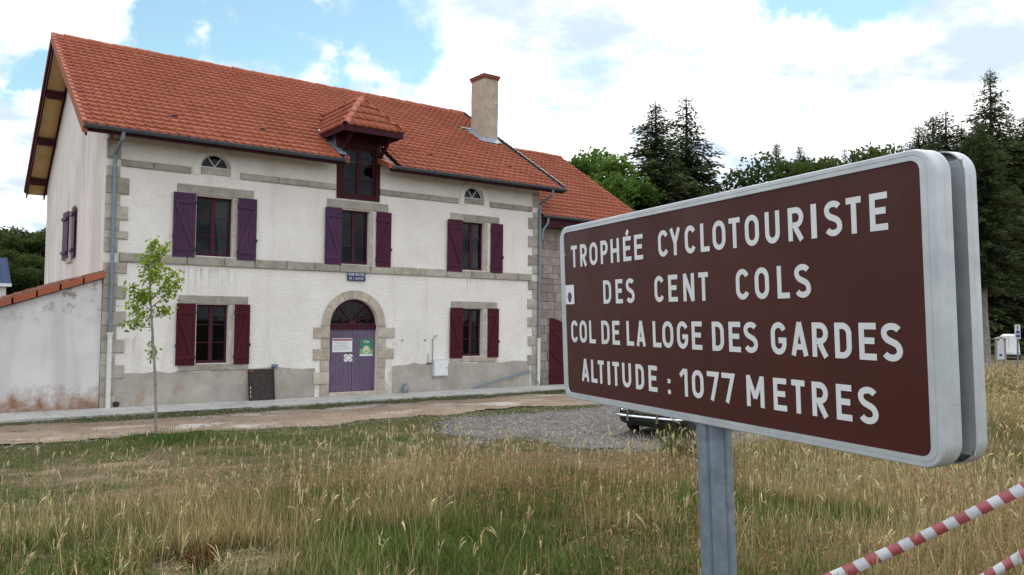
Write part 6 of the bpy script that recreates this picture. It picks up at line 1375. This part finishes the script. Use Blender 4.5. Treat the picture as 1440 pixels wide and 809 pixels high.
    # feathery reddish panicles: clusters of tiny spikelets
    n = 14000; x, y, d = polar(n, 4.2, 14.4, -42, 44, 1.0); dry = fbm(x+3, y+50, .5); T = tallness(x, y, d); kp = (dry > .48) & (bare(x, y) < .60) & (rng.random(n) < T) & ~m_gravel(x, y); x, y, d = x[kp], y[kp], d[kp]; n = len(x); az = rng.uniform(0, 6.28, n); v, f, c, tip = strips(x, y, gz(x, y)-.01, rng.uniform(.30, .58, n), rng.uniform(.0018, .003, n)*(.7+d/11), rng.uniform(.05, .3, n), az, jit(OLIVE, n), jit(RED, n), 2); parts.append((v, f, c))
    for q in range(3): parts.append(heads(tip+rng.normal(0, .022, (n, 3))-np.array([0, 0, .03*q]), az+rng.normal(0, 1, n), rng.uniform(.02, .045, n), rng.uniform(.004, .008, n)*(.7+d/12), jit((.42, .27, .155), n, .2), rng.uniform(0, .8, n)))
    pack('seed_head_grass', 'tall straw coloured grass stalks with drooping seed heads', parts)
    # 4 far right meadow
    parts = []; n = 85000; x, y, d = polar(n, 12.5, 46, 8, 44, .75); dry = fbm(x, y, .2); kp = ~m_gravel(x, y) & ~((x < 17) & (y > -13)); x, y, d, dry = x[kp], y[kp], d[kp], dry[kp]; n = len(x); k_ = np.clip((dry-.36)*4, 0, 1)[:, None]
    c0 = jit(OLIVE, n)*(.6+.4*k_); c1 = jit(OLIVE, n)*(1-k_)*1.3+jit(STRAW, n)*k_*.85; v, f, c, tip = strips(x, y, gz(x, y)-.02, rng.uniform(.25, .72, n), rng.uniform(.006, .011, n)*(.5+d/16), rng.uniform(.05, .5, n), rng.uniform(0, 6.28, n), c0, c1, 2); parts.append((v, f, c))
    kk_ = rng.random(n) < .18; m_ = int(kk_.sum()); parts.append(heads(tip[kk_], rng.uniform(0, 6.28, m_), rng.uniform(.08, .14, m_), rng.uniform(.014, .024, m_)*(.6+d[kk_]/22), jit((.62, .51, .30), m_, .18), rng.uniform(0, .7, m_)))
    pack('far_meadow_grass', 'golden unmown grass on the slope right of the sign', parts)
    # 5 short lawn round the tracks and yard
    parts = []; n = 380000; x = rng.uniform(-15, 18, n); y = rng.uniform(-19, -1.45, n); d = np.hypot(x-CAM[0], y-CAM[1]); md = m_dirt(x+rng.normal(0, .12, n), y+rng.normal(0, .12, n)); mg = m_gravel(x+rng.normal(0, .2, n), y+rng.normal(0, .2, n)); p = np.where(md, .025+.10*np.exp(-((y+4.0)/.3)**2)*(fbm(x, y, .5) > .5), np.where(mg, .03, 1.0)); nb = fbm(x, y, .6); bp = fbm(x+5, y+20, .42); p = p*np.where(nb < .34, .35, 1)*np.where((bp > .66) & (y < -7.5), .15, 1); p = p*np.where((y > -2.7), np.where(fbm(x, y+3, .7) > .38, 1, .2), 1)*np.where(d < 12, .8, 1)
    kp = (rng.random(n) < p*np.where(bare(x, y) > .6, .1, 1)) & (d > 5.0); x, y, d, nb = x[kp], y[kp], d[kp], nb[kp]; n = len(x); k_ = np.clip((nb-.58)*3.5-.5*ss(-9, -6.5, y), 0, .8)[:, None]; lush = np.exp(-((x-.4)**2+(y+6.2)**2)/2.2)
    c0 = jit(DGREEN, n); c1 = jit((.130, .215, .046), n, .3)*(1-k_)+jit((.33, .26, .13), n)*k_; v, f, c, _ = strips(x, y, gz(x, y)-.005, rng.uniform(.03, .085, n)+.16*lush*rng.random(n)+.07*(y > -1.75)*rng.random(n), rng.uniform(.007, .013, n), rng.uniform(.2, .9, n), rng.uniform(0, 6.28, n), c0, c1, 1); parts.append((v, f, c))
    n = 420; x = rng.uniform(-9, 12, n); y = rng.uniform(-14, -6.4, n); kp = (rng.random(n) < np.where(m_gravel(x, y), .06, .8)); x, y = x[kp], y[kp]; n = len(x); az = rng.uniform(0, 6.28, n); v, f, c, tip = strips(x, y, gz(x, y), rng.uniform(.2, .5, n), np.full(n, .005), rng.uniform(.02, .3, n), az, jit(OLIVE, n), jit(STRAW, n), 2); parts.append((v, f, c)); parts.append(heads(tip, az, rng.uniform(.05, .11, n), rng.uniform(.009, .016, n), jit((.54, .44, .26), n, .2), rng.uniform(0, .5, n)))
    pack('lawn_grass', 'short green grass between the track, the gravel and the meadow', parts)
meadow()
def tussock(u, v, dist, label, n, h, col, m='blade', sp=.16):
    p = atd(u, v, dist); x = p[0]+rng.normal(0, sp, n); y = p[1]+rng.normal(0, sp, n); az = np.arctan2(y-p[1], x-p[0]); v_, f, c, _ = strips(x, y, gz(x, y)-.01, rng.uniform(.45, 1, n)*h, rng.uniform(.007, .013, n), rng.uniform(.1, .6, n), az, jit(tuple(q*.7 for q in col), n), jit(col, n), 3)
    ob = link('grass_tussock', npmesh('grass_tussock', v_, f, m, np.concatenate([np.clip(c, 0, 1), np.ones((len(c), 1))], 1), 'col')); tag(ob, label, 'grass', kind='stuff')
tussock(965, 640, 12.6, 'tall green grass tussock under the sign just left of its post', 420, .95, (.075, .10, .03))
tussock(245, 628, 16.2, 'green grass clump at the foot of the young tree', 420, .22, (.08, .12, .03), sp=.42)
def dead_plant():
    p = atd(285, 812, 6.0); z = g1(p[0], p[1]); o = thing('dead_shrub', 'dead rusty brown weed on the bare patch at the bottom left', 'plant', (p[0], p[1], z)); g = np.random.default_rng(2); st_ = MB(); Ps = []
    for i in range(26):
        a = g.uniform(0, 6.28); r_ = g.uniform(.05, .22); hh = g.uniform(.08, .24); q = np.array([math.cos(a)*r_, math.sin(a)*r_, hh]); st_.tube([(0, 0, -.02), tuple(q*.6), tuple(q)], [.004, .003, .0015], 4, False); s = g.random(26); Ps.append(q[None]*s[:, None]**.6+g.normal(0, .022, (26, 3)))
    P = np.concatenate(Ps); n = len(P); V, F = diamonds(P, unit(g.normal(size=(n, 3))), g.uniform(.02, .04, n), g.uniform(.008, .016, n), unit(g.normal(size=(n, 3)))); st_.build('stems', 'deadplant', o); link('leaves', npmesh('leaves', V, F, 'deadplant', np.repeat(g.random(n), 4)), o)
dead_plant()
